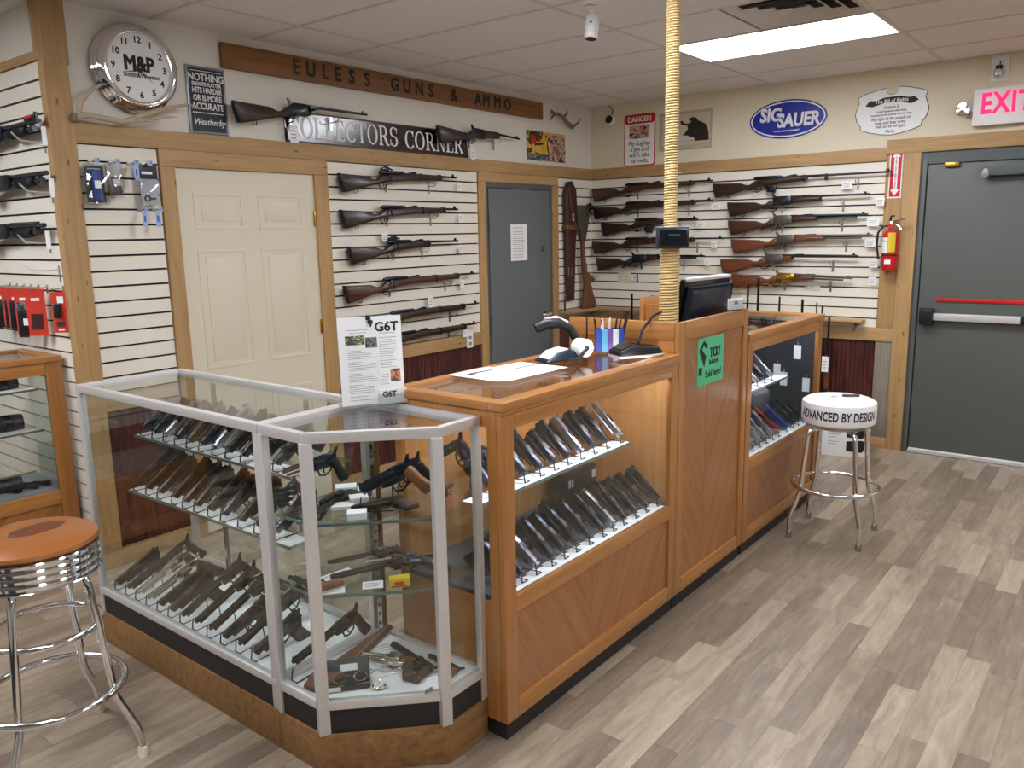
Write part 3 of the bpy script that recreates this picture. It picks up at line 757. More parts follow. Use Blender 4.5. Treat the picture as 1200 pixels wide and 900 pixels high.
# ------------------------------------------------------------------ long guns on the walls
def rloc(wall, a, z, off=.05):
    """point on a wall from its along-wall coordinate (x on the back wall, y on the others)"""
    return {'A': (a, YA-off, z), 'B': (XB-off, a, z), 'C': (XC-off, a, z)}[wall]
RZ = {'A': 0, 'B': FACE_X, 'C': FACE_X}
def rifle(label, wall, a0, z, L, kind='mil', stock='walnut', metal='gun_blue', tilt=0, fore=.8, rec='gun_blue', cat='rifle', extras='', loc=None, rot=None, group='long guns on the slat walls', drop=.0):
    t = thing('rifle' if cat == 'rifle' else 'shotgun', label, cat, loc or rloc(wall, a0, z), rot if rot is not None else (0, R(tilt), RZ[wall]), group)
    d = drop
    butt = [(0, -.012-d), (.004, -.05-d), (.026, -.125-d), (.05, -.126-d), (.16, -.103-d*.6), (.28, -.075), (.345, -.066), (.40, -.052), (.40, .0), (.355, -.008), (.315, -.036), (.285, -.038), (.23, -.02-d*.3)]
    th = .019
    if kind == 'mil':
        xf = fore*L
        st = butt[:7]+[(.42, -.052), (.62, -.036), (xf-.02, -.026), (xf, -.018), (xf, .004), (xf-.06, .012), (.60, .013), (.50, .004), (.40, .0)]+butt[9:]
        MB().prism(st, -th, th, .011).build('stock', stock, t)
        MB().tube([(.40, 0, .006), (.58, 0, .006), (L, 0, .004)], [.0115, .010, .0072], 10).build('barrel', metal, t)
        MB().tube([(.345, 0, .008), (.37, 0, .010), (.56, 0, .010), (.575, 0, .008)], [.009, .0145, .0145, .01], 12).build('receiver', rec, t)
        MB().tube([(.395, -.012, .008), (.40, -.035, -.004), (.402, -.045, -.03)], .0055, 8).lathe([(0, .009), (.008, .004), (.008, -.004), (0, -.009)], 10, Matrix.Translation((.402, -.046, -.036))).build('bolt_handle', rec, t)
        for x in (.66*L, xf-.03): MB().b(x-.007, x+.007, -.021, .021, -.034 if x < .7*L else -.028, .017, .004).build('barrel_band', metal, t)
        MB().prism([(.60, .012), (.69, .012), (.69, .020), (.675, .027), (.61, .018)], -.006, .006).build('rear_sight', metal, t)
    elif kind in ('lever', 'roll'):
        MB().prism(butt[:7]+[(.385, -.058), (.385, -.012)]+butt[9:], -th*.95, th*.95, .010).build('stock', stock, t)
        MB().prism([(.375, -.055), (.50, -.05), (.525, -.04), (.525, .012), (.49, .020), (.40, .020), (.375, .0)], -.0165, .0165, .003).build('receiver', rec, t)
        xf = fore*L
        MB().prism([(.525, -.038), (xf-.01, -.026), (xf, -.02), (xf, .004), (.60, .008), (.525, .008)], -.0175, .0175, .009).build('fore_end', stock, t)
        MB().tube([(.51, 0, .010), (.58, 0, .010), (L, 0, .008)], [.0115, .010, .0078], 10).build('barrel', metal, t)
        if kind == 'lever':
            MB().tube([(xf-.02, 0, -.012), (L*.93, 0, -.010)], .0075, 10).build('magazine_tube', metal, t)
            MB().tube([(.46, 0, -.052), (.44, 0, -.085), (.40, 0, -.09), (.385, 0, -.074), (.355, 0, -.078), (.29, 0, -.098), (.265, 0, -.1), (.27, 0, -.09), (.36, 0, -.064)], .0042, 8).build('lever', rec, t)
        MB().prism([(.375, .006), (.395, .02), (.37, .045), (.362, .042), (.372, .02)], -.005, .005).build('hammer', rec, t)
        MB().b(xf-.012, xf, -.0185, .0185, -.025, .009, .003).build('barrel_bands', metal, t)
        MB().prism([(.60, .016), (.68, .016), (.68, .024), (.61, .022)], -.005, .005).build('rear_sight', metal, t)
    elif kind == 'pump':
        MB().prism([(.0, -.02), (.03, -.13), (.24, -.075), (.30, -.11), (.335, -.105), (.35, -.06), (.40, -.052), (.40, .0), (.33, -.02), (.26, -.035)], -th, th, .010).build('stock', 'polymer', t)
        MB().prism([(.37, -.055), (.58, -.05), (.60, -.03), (.60, .018), (.58, .023), (.40, .023), (.37, .0)], -.02, .02, .005).build('receiver', rec, t)
        MB().tube([(.59, 0, .008), (L, 0, .008)], .0115, 14).build('barrel', metal, t)
        MB().cyl((L-.0005, 0, .008), (L+.001, 0, .008), .0075).build('muzzle', 'black', t)
        MB().tube([(.59, 0, -.022), (L-.07, 0, -.022), (L-.05, 0, -.022)], [.0125, .0125, .0145], 14).build('magazine_tube', metal, t)
        m = MB().tube([(.64, 0, -.024), (.66, 0, -.024), (.84, 0, -.024), (.86, 0, -.024)], [.018, .024, .026, .019], 14)
        for i in range(7): m.tube([(.68+.022*i-.003, 0, -.024), (.68+.022*i+.003, 0, -.024)], .0272, 14)
        m.build('fore_end', 'polymer', t)
        MB().b(L-.085, L-.075, -.012, .012, -.036, .02, .003).build('barrel_clamp', metal, t)
        if 'rail' in extras:
            MB().b(.6, L-.06, -.006, .006, .02, .027).build('top_rib', metal, t)
    if kind != 'pump':
        MB().tube([(.335, 0, -.066), (.345, 0, -.09), (.372, 0, -.096), (.40, 0, -.086), (.41, 0, -.055)], .0036, 8).build('trigger_guard', metal, t)
        MB().tube([(.372, 0, -.06), (.376, 0, -.075), (.37, 0, -.086)], .003, 6).build('trigger', metal, t)
        MB().prism([(L-.05, .010), (L-.02, .010), (L-.026, .026), (L-.036, .028)], -.003, .003).build('front_sight', metal, t)
        MB().prism([(-.003, -.010-d), (.002, -.010-d), (.007, -.052-d), (.03, -.127-d), (.024, -.127-d), (.0, -.052-d)], -th*.9, th*.9, .002).build('butt_plate', rec if rec != 'brass' else 'brass', t)
        MB().tube([(.12, 0, -.112-d*.7), (.115, 0, -.128-d*.7), (.14, 0, -.13-d*.7), (.145, 0, -.108-d*.7)], .0025, 6).build('sling_swivel', metal, t)
        if 'scope' in extras: MB().b(.36, .43, -.012, .012, .018, .042, .005).tube([(.37, 0, .036), (.40, 0, .05), (.46, 0, .03)], .006, 8).build('peep_sight', metal, t)
        if 'mag' in extras: MB().prism([(.44, -.055), (.53, -.05), (.52, -.11), (.455, -.1)], -.012, .012, .003).build('magazine', metal, t)
    else:
        MB().tube([(.34, 0, -.056), (.35, 0, -.088), (.385, 0, -.09), (.40, 0, -.056)], .004, 8).build('trigger_guard', metal, t)
        if 'red' in extras:
            MB().prism([(L-.02, .018), (L-.02, .05), (L-.035, .052), (L-.045, .035), (L-.15, .030), (L-.15, .019)], -.006, .006, .001).build('front_sight', metal, t)
            MB().b(L-.14, L-.06, -.0085, .0085, .028, .04, .002).build('red_insert', 'red', t)
    return t
def hooks(t, desc, wall, a_list, z, depth=.07):
    for k, a in enumerate(a_list):
        p = rloc(wall, a, z, .0)
        h = thing('gun_hook', '%s metal slat hook under the %s' % (['left', 'right'][k] if len(a_list) > 1 else 'grey', desc), 'hook', p, RZ[wall], 'slat wall gun hooks')
        bx('plate', 'steel', -.008, .008, -.004, .0, -.07, .015, h)
        MB().tube([(0, -.004, -.02), (0, -depth*.8, -.02), (0, -depth, -.012), (0, -depth*1.12, .004)], .0032, 6).build('arm', 'steel', h)
def tagcard(label, wall, a, z, w=.045, h=.06, off=.035, mat='paper', tilt=0):
    p = rloc(wall, a, z, off)
    t = thing('price_tag', label, 'tag', p, (0, R(tilt), RZ[wall]), 'price tags on the long guns')
    bx('card', mat, -w/2, w/2, -.0006, .0006, -h, 0, t)
    MB().tube([(0, 0, -.004), (0, off*.5, .02)], .0007, 5).build('string', 'paper', t)
    for k in range(3): bx('print_line', 'ink_grey', -w*.36, w*.3-k*.004, -.0011, -.0006, -h*.35-k*h*.2, -h*.30-k*h*.2, t)

# back wall, between the doors
for i, (a, z, L, kw, fx) in enumerate([
    (3.448, 2.083, 1.10, dict(kind='mil', stock='walnut_dark', fore=.86, extras='scope'), 'top'),
    (3.445, 1.857, 1.11, dict(kind='mil', stock='walnut_dark', fore=.88), 'second'),
    (3.49, 1.626, 1.06, dict(kind='mil', stock='walnut_dark', fore=.72, extras='scope'), 'third'),
    (3.438, 1.378, 1.29, dict(kind='mil', stock='walnut', fore=.86), 'fourth'),
    (3.49, 1.146, 1.27, dict(kind='mil', stock='walnut_dark', fore=.88), 'fifth'),
    (3.50, .992, 1.235, dict(kind='mil', stock='walnut_dark', fore=.9), 'lowest')]):
    desc = '%s rifle between the white and grey doors' % fx
    t = rifle('dark wood military rifle, %s of six between the white and grey doors' % fx, 'A', a, z, L, **kw)
    hooks(t, desc, 'A', (a+.44, a+L*.78 if i != 2 else a+.72), z-.045)
    if i not in (4,): tagcard('white price tag at the muzzle of the %s' % desc, 'A', a+L+.05-(0 if i != 3 else .02) if i < 3 else a+L*.9, z-.03 if i != 3 else z-.04)
tagcard('tall white tag above the fifth rifle between the white and grey doors', 'A', 4.25, 1.245, .05, .085)
tagcard('white tag above the grip of the third rifle between the doors', 'A', 3.83, 1.70, .05, .06)
# above the band
t = rifle('dark carbine with brass butt resting over the white lettered black sign', 'A', 2.727, 2.441, .98, kind='roll', stock='walnut_dark', rec='gun_black', fore=.50)
hooks(t, 'carbine over the left of the lettered black sign', 'A', (3.14, 3.45), 2.40)
tagcard('long white tag hanging under the carbine over the lettered sign', 'A', 3.137, 2.335, .06, .1)
t = rifle('black carbine overlapping the right end of the lettered black sign', 'A', 4.37, 2.455, .95, kind='roll', stock='walnut_dark', rec='gun_black', fore=.72, tilt=2.6)
hooks(t, 'carbine at the right end of the lettered black sign', 'A', (4.76, 5.05), 2.39)
tagcard('white tag hanging under the carbine at the end of the lettered sign', 'A', 4.765, 2.31, .05, .08)
# right wall, left group (butts by the corner)
for i, (a, z, L, kw, fx) in enumerate([
    (4.10, 2.073, 1.17, dict(kind='mil', stock='walnut', fore=.86), 'top'),
    (4.095, 1.914, 1.17, dict(kind='mil', stock='walnut_dark', fore=.87), 'second'),
    (4.005, 1.767, .95, dict(kind='mil', stock='walnut_dark', fore=.8, extras='mag'), 'third'),
    (4.10, 1.601, 1.28, dict(kind='mil', stock='walnut_dark', fore=.8), 'fourth'),
    (4.055, 1.452, 1.07, dict(kind='lever', stock='walnut_dark', rec='gun_black', fore=.6), 'lowest')]):
    desc = '%s rifle behind the rope pole' % fx
    t = rifle('dark wood rifle crossing behind the rope wrapped pole, %s of five' % fx, 'B', a, z, L, **kw)
    hooks(t, desc, 'B', (a-.44, a-L*.80), z-.045)
    tagcard('white price tag at the muzzle of the %s' % desc, 'B', a-L-.02 if i not in (3,) else a-L*.93, z-.02, .075 if i in (1, 2) else .05, .055)
# right wall, right group
for i, (a, z, L, kw, fx, tg) in enumerate([
    (2.922, 2.062, 1.38, dict(kind='mil', stock='walnut_dark', fore=.56, extras='mag'), 'longest rifle, topmost by the exit door', (1.86, .075)),
    (2.79, 1.906, 1.10, dict(kind='roll', stock='walnut_dark', rec='gun_black', fore=.68), 'second rifle from the top by the exit door', (1.62, .06)),
    (2.78, 1.759, 1.085, dict(kind='lever', stock='walnut', rec='case_hard', fore=.66), 'third rifle from the top by the exit door', (1.66, .085)),
    (2.748, 1.607, 1.095, dict(kind='lever', stock='walnut_red', rec='case_hard', metal='gun_grey', fore=.68), 'fourth rifle from the top by the exit door', (1.67, .075)),
    (2.836, 1.455, 1.09, dict(kind='roll', stock='walnut_red', rec='case_hard', fore=.55, drop=.01), 'fifth rifle from the top by the exit door', (1.64, .06)),
    (2.738, 1.325, .96, dict(kind='lever', stock='walnut_red', rec='brass', metal='gun_grey', fore=.70, tilt=2.2), 'lowest rifle by the exit door', (1.64, .055))]):
    look = ['dark long-barrelled', 'dark single-shot', 'lever-action', 'reddish lever-action', 'single-shot with raised sight', 'golden receiver lever-action'][i]
    t = rifle('%s rifle, %s' % (look, fx.replace(' rifle', '').replace('longest, ', '')), 'B', a, z, L, **kw)
    hooks(t, fx, 'B', (a-.43, a-L*.82), z-.045 if i != 5 else z-.07)
    tagcard('white price tag of the %s' % fx, 'B', tg[0], z-.02 if i != 0 else z-.045, tg[1], .06)
hooks(None, 'plates by the corner, holding nothing', 'B', (3.655,), 1.285)
# alcove wall shotguns (butts run out of view)
for i, (a, z, ex, fx) in enumerate([(4.115, 2.225, 'red', 'top shotgun with a red sight'), (4.10, 1.99, '', 'middle shotgun'), (4.195, 1.752, 'rail', 'lowest shotgun')]):
    t = rifle('black pump %s on the alcove slats' % fx, 'C', a+1.0, z, 1.0, kind='pump', rec='gun_black', metal='gun_black', cat='shotgun', extras=ex, group='shotguns in the alcove', loc=(XC-.062, a+1.0, z))
    p = (XC, a+.11, z-.065)
    h = thing('gun_hook', 'curved metal hook under the %s in the alcove' % fx, 'hook', p, FACE_X, 'alcove slat hooks')
    bx('plate', 'steel', -.006, .006, -.004, 0, -.06, .02, h); MB().tube([(0, -.004, -.01), (-.01, -.05, -.012), (-.03, -.10, -.005), (-.05, -.125, .03)], .004, 8).build('arm', 'alu_light', h)
    t2 = thing('price_tag', 'curled white tag beside the muzzle of the alcove %s' % fx, 'tag', (XC-.05, a-.015 if i < 2 else a+.0, z-.02), FACE_X, 'alcove price tags')
    MB().add([(.0+.02*k/6, -.018*math.sin(math.pi*k/6)*1.0, zz) for k in range(7) for zz in (-.085, 0)], [(2*k, 2*k+2, 2*k+3, 2*k+1) for k in range(6)]).build('card', 'paper', t2)
h = thing('gun_hook', 'empty curved metal hook on the alcove slats', 'hook', (XC, 4.235, 1.535), FACE_X, 'alcove slat hooks')
bx('plate', 'steel', -.006, .006, -.004, 0, -.05, .03, h); MB().tube([(0, -.004, .01), (-.02, -.06, .008), (-.06, -.11, .015), (-.09, -.135, .045)], .004, 8).build('arm', 'alu_light', h)

# long guns standing in the rack under the ledge
LEDGE_Z = .985
o = tag(MB().b(5.905, XB-.001, YA-.13, YA-.001, LEDGE_Z-.02, LEDGE_Z, .003).build('wood_ledge', 'pine'), 'short wooden ledge under the corner slats', 'ledge')
o = thing('wood_ledge', 'long wooden ledge with notches along the right wall', 'ledge', (XB, YA-.131, LEDGE_Z-.02), FACE_X)
MB().b(0, YA-.131-1.68, -.10, -.001, 0, .02, .003).build('plank', 'pine', o)
for k in range(5): MB().prism([(0, 0), (0, -.07), (.012, -.07), (.012, 0)], -.06, -.001, 0, Matrix.Translation((.25+k*.5, 0, 0))).build('bracket', 'steel', o)
for i, (y, zt, st, wd) in enumerate([(3.64, 1.13, 'walnut_dark', .009), (3.434, 1.118, 'walnut_dark', .014), (2.566, 1.235, 'walnut_dark', .009), (2.479, 1.285, 'walnut', .0095), (2.303, 1.145, 'walnut', .008), (2.121, 1.13, 'walnut_dark', .010), (2.011, 1.108, 'walnut', .006), (1.968, 1.085, 'walnut_dark', .0075), (1.913, 1.005, 'walnut_red', .0085)]):
    t = thing('long_gun', 'dark long gun standing on its butt in the rack, %s from the corner' % ORD[i], 'rifle', (6.36 if i > 6 else 6.355, y, 0), 0, 'long guns in the floor rack')
    MB().tube([(0, 0, zt-.55), (0, 0, zt)], [wd*1.1, wd], 10).build('barrel', 'gun_blue' if i != 6 else 'gun_grey', t)
    M = Matrix.Rotation(R(-90), 4, 'Y')
    MB().prism([(0, -.05), (0, .05), (.15, .03), (.26, .0), (.34, .012), (zt-.32, .016), (zt-.32, -.016), (.34, -.02), (.27, -.028), (.15, -.045)], -.018, .018, .008, M).build('stock', st, t)
    MB().b(-.014, .014, -.014, .014, zt-.72, zt-.56, .004).build('receiver', 'gun_blue', t)
tagcard('white tag hanging on the rack gun nearest the exit', 'B', 1.913, .70, .05, .12, .165)

# hanging leather in the corner
t = thing('leather_scabbard', 'long reddish leather rifle scabbard hanging by the grey door', 'scabbard', (6.05, YA-.03, 1.08))
MB().prism([(-.05, 0), (.05, 0), (.07, .45), (.10, .80), (.085, .96), (.03, 1.04), (-.03, 1.03), (-.08, .94), (-.07, .6)], -.03, .02, .012).build('body', 'leather', t)
MB().tube([(-.055, -.032, .98), (-.02, -.04, .80), (.06, -.04, .62), (.09, -.034, .56)], .007, 6).build('lacing', 'leather_brown', t)
bx('small_tag', 'paper', -.005, .02, -.042, -.04, .70, .76, t)
MB().b(-.075, .085, -.036, .026, .62, .66, .006, Matrix.Rotation(R(0), 4, 'Y')).build('strap', 'leather_brown', t)
MB().tube([(-.05, -.01, .06), (-.10, -.02, .0), (-.12, -.03, -.05), (-.115, -.03, -.11)], .009, 8).build('hanging_strap', 'leather', t)
MB().tube([(-.06, -.034, .22), (-.02, -.036, .22), (-.02, -.036, .29), (-.06, -.034, .29)], .004, 6, True).build('buckle', 'steel', t)
t = thing('leather_holster', 'small olive leather holster hanging next to the scabbard', 'holster', (6.265, YA-.03, 1.57))
MB().prism([(-.01, 0), (.02, 0), (.12, .30), (.10, .345), (-.10, .345), (-.115, .30)], -.02, .015, .008).build('body', 'leather_olive', t)
MB().prism([(.05, .26), (.16, .33), (.13, .345), (.10, .37), (.055, .35)], -.03, -.005, .005).build('grip', 'gun_black', t)
t = thing('short_carbine', 'old wooden carbine standing muzzle up on the corner ledge', 'rifle', (6.36, YA-.075, LEDGE_Z))
CB = [(6.18, 1.60), (6.205, 1.60), (6.228, 1.45), (6.248, 1.33), (6.30, 1.295), (6.34, 1.28), (6.352, 1.25), (6.312, 1.235), (6.35, 1.13), (6.41, 1.02), (6.40, .986), (6.20, .986), (6.213, 1.12), (6.232, 1.22), (6.20, 1.33), (6.185, 1.46)]
MB().prism([(x-6.36, z-LEDGE_Z) for x, z in CB], -.02, .02, .008).build('stock', 'leather_brown', t)
MB().tube([(-.168, 0, .55), (-.176, 0, .74)], [.012, .009], 8).build('barrel', 'gun_grey', t)
MB().tube([(-.155, 0, .40), (-.10, 0, .41), (-.09, 0, .36), (-.115, 0, .335)], .004, 6).build('trigger_guard', 'gun_grey', t)
t = thing('pistol', 'dark flintlock style pistol hooked under the corner rifles', 'pistol', (6.34, YA-.04, 1.23), R(8))
MB().prism([(0, -.03), (.03, -.04), (.07, .0), (.22, .006), (.22, .016), (.09, .022), (.05, .015)], -.01, .01, .003).build('body', 'gun_black', t)
MB().prism([(.09, .02), (.12, .02), (.115, .045), (.10, .04)], -.004, .004).build('hammer', 'gun_grey', t)

# ------------------------------------------------------------------ signs and pictures
def wall_sign(name, label, cat, wall, a, z, off=.0): return thing(name, label, cat, rloc(wall, a, z, off), RZ[wall])
# engraved name board
t = thing('name_board', 'long cedar board with carved dark letters under the ceiling', 'sign', (4.207, YA+.02, 2.674), (0, 0, 0))
bx('board', 'cedar', -1.497, 1.497, -.03, -.001, -.067, .067, t, .003)
letters = [('E', 345), ('U', 363), ('L', 381), ('E', 396), ('S', 412), ('S', 430), ('G', 462), ('U', 478), ('N', 492), ('S', 507), ('&', 532), ('A', 557), ('M', 569), ('M', 582), ('O', 595)]
LX = [3.205, 3.312, 3.422, 3.52, 3.634, 3.763, 4.01, 4.123, 4.241, 4.36, 4.599, 4.869, 4.965, 5.099, 5.226]
for (ch, p), xx in zip(letters, LX):
    text(ch, .118, 'ink', t, xx-4.207, -.0305, .0, bold=.0035, sx=.92)
# black sign with a serif inscription
t = thing('lettered_sign', 'glossy black metal sign with white serif capitals on the band', 'sign', (3.935, YA+.018, 2.243), (R(-1.2), 0, 0))
bx('plate', 'sign_gloss', -.825, .825, -.006, 0, 0, .185, t)
bx('worn_edge', 'oxblood', -.825, .825, -.0064, -.0058, 0, .012, t); bx('worn_edge', 'oxblood', -.825, .825, -.0064, -.0058, .175, .185, t)
def serif(ch):
    """glyph of height 1 as outlines (list of polygons), width"""
    s, h, v = .15, .055, .05
    R_ = lambda x0, z0, x1, z1: [(x0, z0), (x1, z0), (x1, z1), (x0, z1)]
    def ell(cx, cz, rx, rz, a0, a1, n=22): return [(cx+rx*math.cos(R(a0+(a1-a0)*i/n)), cz+rz*math.sin(R(a0+(a1-a0)*i/n))) for i in range(n+1)]
    def band(cx, cz, rx, rz, ix, iz, a0, a1, n=22):
        o = ell(cx, cz, rx, rz, a0, a1, n); i = ell(cx, cz, ix, iz, a0, a1, n)
        return [[o[k], o[k+1], i[k+1], i[k]] for k in range(n)]
    stem = lambda x: [R_(x-s/2, 0, x+s/2, 1), R_(x-s/2-.08, 0, x+s/2+.08, h), R_(x-s/2-.08, 1-h, x+s/2+.08, 1)]
    if ch == 'O': return band(.4, .5, .4, .52, .25, .46, 0, 360, 32), .8
    if ch == 'C': return band(.4, .5, .4, .52, .25, .46, 42, 318, 28)+[R_(.62, .68, .68, .98), R_(.60, .08, .68, .2)], .7
    if ch == 'L': return stem(.16)+[R_(.1, 0, .62, h), R_(.56, 0, .62, .26)], .64
    if ch == 'E': return stem(.16)+[R_(.1, 0, .62, h), R_(.56, 0, .62, .26), R_(.1, 1-h, .58, 1), R_(.53, .76, .58, 1), R_(.16, .5, .44, .5+h), R_(.41, .4, .45, .65)], .64
    if ch == 'T': return [R_(.28, 0, .28+s, 1), R_(.18, 0, .53, h), R_(0, 1-h, .71, 1), R_(0, .74, .05, 1), R_(.66, .74, .71, 1)], .71
    if ch == 'R': return stem(.16)+[R_(.16, 1-h, .4, 1), R_(.16, .46, .4, .46+h)]+band(.38, .73, .27, .27, .13, .215, -90, 90, 14)+[[(.34, .48), (.5, .48), (.78, 0), (.6, 0)], R_(.58, 0, .82, h)], .78
    if ch == 'N': return [R_(.11, 0, .17, 1), R_(.02, 0, .28, h), R_(.02, 1-h, .2, 1), R_(.63, 0, .69, 1), R_(.52, 1-h, .8, 1), [(.09, 1), (.26, 1), (.69, .0), (.6, 0)]], .8
    if ch == 'S': return band(.32, .74, .30, .27, .16, .22, 30, 270, 18)+band(.32, .26, .32, .28, .17, .22, -150, 90, 18)+[R_(.54, .68, .59, .96), R_(.04, .04, .09, .34)], .64
    return [], .35
def serif_word(word, x0, z0, hgt, wd, y, mat, parent):
    ws = [serif(c)[1] for c in word]; tot = sum(ws)+.09*(len(word)-1); k = wd/tot; x = x0
    for c, w_ in zip(word, ws):
        g = serif(c)[0]
        if g:
            m = MB()
            for i, poly in enumerate(g): m.prism([(px_*k, pz*hgt) for px_, pz in poly], -.0006-i*.000004, 0)
            m.build('letter', mat, parent, (x, y, z0))
        x += (w_+.09)*k
for mat, dx, dz, yy in (('red', .0015, -.003, -.0066), ('white', 0, 0, -.0072)):
    serif_word('COLLECTORS', -.80+dx, .035+dz, .125, .90, yy, mat, t)
    serif_word('CORNER', .17+dx, .03+dz, .12, .60, yy, mat, t)
# slogan plaque
t = thing('slogan_plaque', 'small dark metal plaque with stacked white slogan right of the clock', 'sign', (2.611, YA+.02, 2.246), 0)
bx('plate', 'plate_edge', -.117, .117, -.008, -.001, 0, .352, t, .003); bx('panel', 'plate_black', -.104, .104, -.0092, -.007, .012, .34, t)
for s_, z, sz, k in (('NOTHING', .293, .053, .86), ('SHOOTS FLATTER', .258, .027, .80), ('HITS HARDER', .226, .04, .72), ('OR IS MORE', .186, .042, .76), ('ACCURATE', .143, .047, .78)):
    text(s_, sz, 'paper', t, 0, -.0095, z, bold=.0012, sx=k)
MB().b(-.095, .095, -.0097, -.009, .108, .112).b(-.095, .095, -.0097, -.009, .325, .328).build('rule', 'paper', t)
text('Weatherby', .046, 'paper', t, 0, -.0095, .062, shear=.35, bold=.0005, sx=.9)
# clock
t = thing('wall_clock', 'round chrome wall clock above the antler', 'clock', (2.205, YA+.02, 2.528), 0)
M = Matrix.Rotation(R(90), 4, 'X')
MB().lathe([(.19, 0), (.212, .004), (.216, .018), (.206, .024), (.208, .036), (.212, .045), (.200, .052), (.200, .062), (.204, .072), (.19, .082), (.176, .086), (.165, .084), (.163, .076)], 64, M, False).build('rim', 'chrome', t)
MB().lathe([(0, .074), (.164, .074), (.164, .072), (0, .072)], 48, M).build('dial', 'white', t)
for k in range(12):
    a = R(90-30*(k+1)); text(str(k+1), .042, 'ink', t, .132*math.cos(a), -.0745, .132*math.sin(a), bold=.0012)
text('M&P', .095, 'ink', t, 0, -.0746, .016, bold=.0045, sx=.86); text('Smith&Wesson', .030, 'ink', t, .01, -.0746, -.038, bold=.0006)
for ln, ang, nm in ((.085, -40, 'minute_hand'), (.105, 190, 'hour_hand')):
    a = R(ang); c, s = math.cos(a), math.sin(a)
    MB().prism([(-.02*c+.004*s, -.02*s-.004*c), (ln*c, ln*s), (-.02*c-.004*s, -.02*s+.004*c)], -.0845, -.0835).build(nm, 'ink', t, (0, 0, -.015))
MB().cyl((0, -.075, -.015), (0, -.0855, -.015), .009).build('hub', 'ink', t)
# antlers
t = thing('shed_antler', 'large branching shed antler lying on the band under the clock', 'antler', (2.0, YA-.045, 2.243), 0)
MB().tube([(-.13, 0, .018), (-.09, -.01, .03), (.0, -.02, .022), (.09, -.025, .012), (.18, -.03, .05), (.30, -.03, .095), (.43, -.035, .13), (.475, -.035, .128)], [.017, .016, .014, .014, .014, .012, .008, .003], 10).build('main_beam', 'antler', t)
MB().tube([(-.115, 0, .03), (-.105, -.015, .09), (-.05, -.02, .15), (.0, -.02, .178), (.03, -.02, .185)], [.013, .012, .010, .007, .002], 10).build('tine', 'antler', t)
MB().tube([(.08, -.025, .016), (.20, -.04, .03), (.30, -.045, .055), (.36, -.045, .06)], [.012, .010, .007, .002], 10).build('tine', 'antler', t)
MB().lathe([(.0, -.01), (.022, -.008), (.024, .0), (.018, .008)], 14, Matrix.Translation((-.138, 0, .016)) @ Matrix.Rotation(R(-80), 4, 'Y')).build('burr', 'antler_dark', t)
t = thing('shed_antler', 'small grey antler mounted near the room corner', 'antler', (5.99, YA+.0, 2.55), 0)
MB().tube([(-.20, -.02, .06), (-.15, -.03, .115), (-.08, -.03, .12), (-.02, -.03, .10), (.05, -.03, .06), (.13, -.03, .03)], [.006, .011, .014, .015, .016, .018], 10).build('main_beam', 'antler_dark', t)
MB().tube([(-.01, -.03, .10), (.01, -.05, .135), (.03, -.05, .155)], [.011, .008, .002], 8).build('tine', 'antler_dark', t)
MB().tube([(.12, -.03, .03), (.17, -.05, .065), (.225, -.05, .11)], [.012, .009, .002], 8).build('tine', 'antler_dark', t)
MB().tube([(-.15, -.03, .115), (-.19, -.03, .14), (-.20, -.03, .10)], [.009, .006, .002], 8).build('tine', 'antler_dark', t)
# hunting picture
t = thing('tin_picture', 'small yellow and brown hunting picture near the room corner', 'picture', (5.783, YA+.018, 2.276), 0)
bx('panel', 'print_hunt', -.278, .278, -.005, 0, 0, .237, t, .002)
bx('dark_half', 'print_dog', .05, .272, -.0056, -.005, .004, .225, t)
bx('snow', 'print_grey', -.272, .05, -.0056, -.005, .004, .055, t)
MB().cyl((-.19, -.005, .165), (-.19, -.0062, .165), .035).build('red_spot', 'red', t)
MB().prism([(-.17, .12), (-.04, .135), (-.04, .143), (-.1, .15), (-.17, .14)], -.0062, -.005).build('rifle_print', 'ink', t)
# warning sign
t = wall_sign('warning_sign', 'white and red warning sign about a dog beside the rope pole', 'sign', 'B', 3.657, 2.243, -.02)
def rrect(w, h, r, n=5):
    o = []
    for cx, cz, a0 in ((w-r, h-r, 0), (-w+r, h-r, 90), (-w+r, -h+r, 180), (w-r, -h+r, 270)):
        for i in range(n+1): a = R(a0+90*i/n); o.append((cx+r*math.cos(a), cz+r*math.sin(a)))
    return o
MB().prism(rrect(.153, .22, .025), -.006, -.001, 0).build('plate', 'red', t, (0, 0, .22)); MB().prism(rrect(.143, .21, .02), -.0066, -.005, 0).build('face', 'white', t, (0, 0, .22))
MB().prism(rrect(.143, .036, .02), -.0072, -.005, 0).build('header', 'red', t, (0, 0, .394))
text('DANGER!', .062, 'white', t, 0, -.0076, .394, bold=.0012, sx=.88)
bx('photo', 'print_dog', -.10, .10, -.0072, -.006, .235, .345, t)
for s_, z in (('My dog has', .192), ('a gun and', .143), ("won't take", .094), ('his meds.', .045)): text(s_, .056, 'ink', t, 0, -.007, z, sx=.84, bold=.0003)
# bear picture
t = wall_sign('bear_picture', 'tan picture of a dark bear partly behind the rope pole', 'picture', 'B', 3.22, 2.352, -.02)
bx('frame', 'print_mat', -.24, .24, -.012, -.001, 0, .308, t, .002); bx('print', 'print_sky', -.215, .225, -.0128, -.011, .035, .285, t)
MB().prism([(-.05, .09), (.0, .13), (.03, .165), (.02, .19), (-.03, .20), (-.045, .225), (-.03, .235), (.0, .21), (.04, .205), (.06, .22), (.04, .235), (.06, .255), (.10, .25), (.12, .225), (.19, .19), (.215, .13), (.22, .06), (.10, .06), (.02, .075)], -.0136, -.012).build('bear_print', 'bear', t)
MB().prism([(-.2, .06), (-.05, .115), (.02, .11), (.09, .085), (.09, .065), (-.02, .08), (-.2, .035)], -.0144, -.012).build('bank_print', 'paper_grey', t)
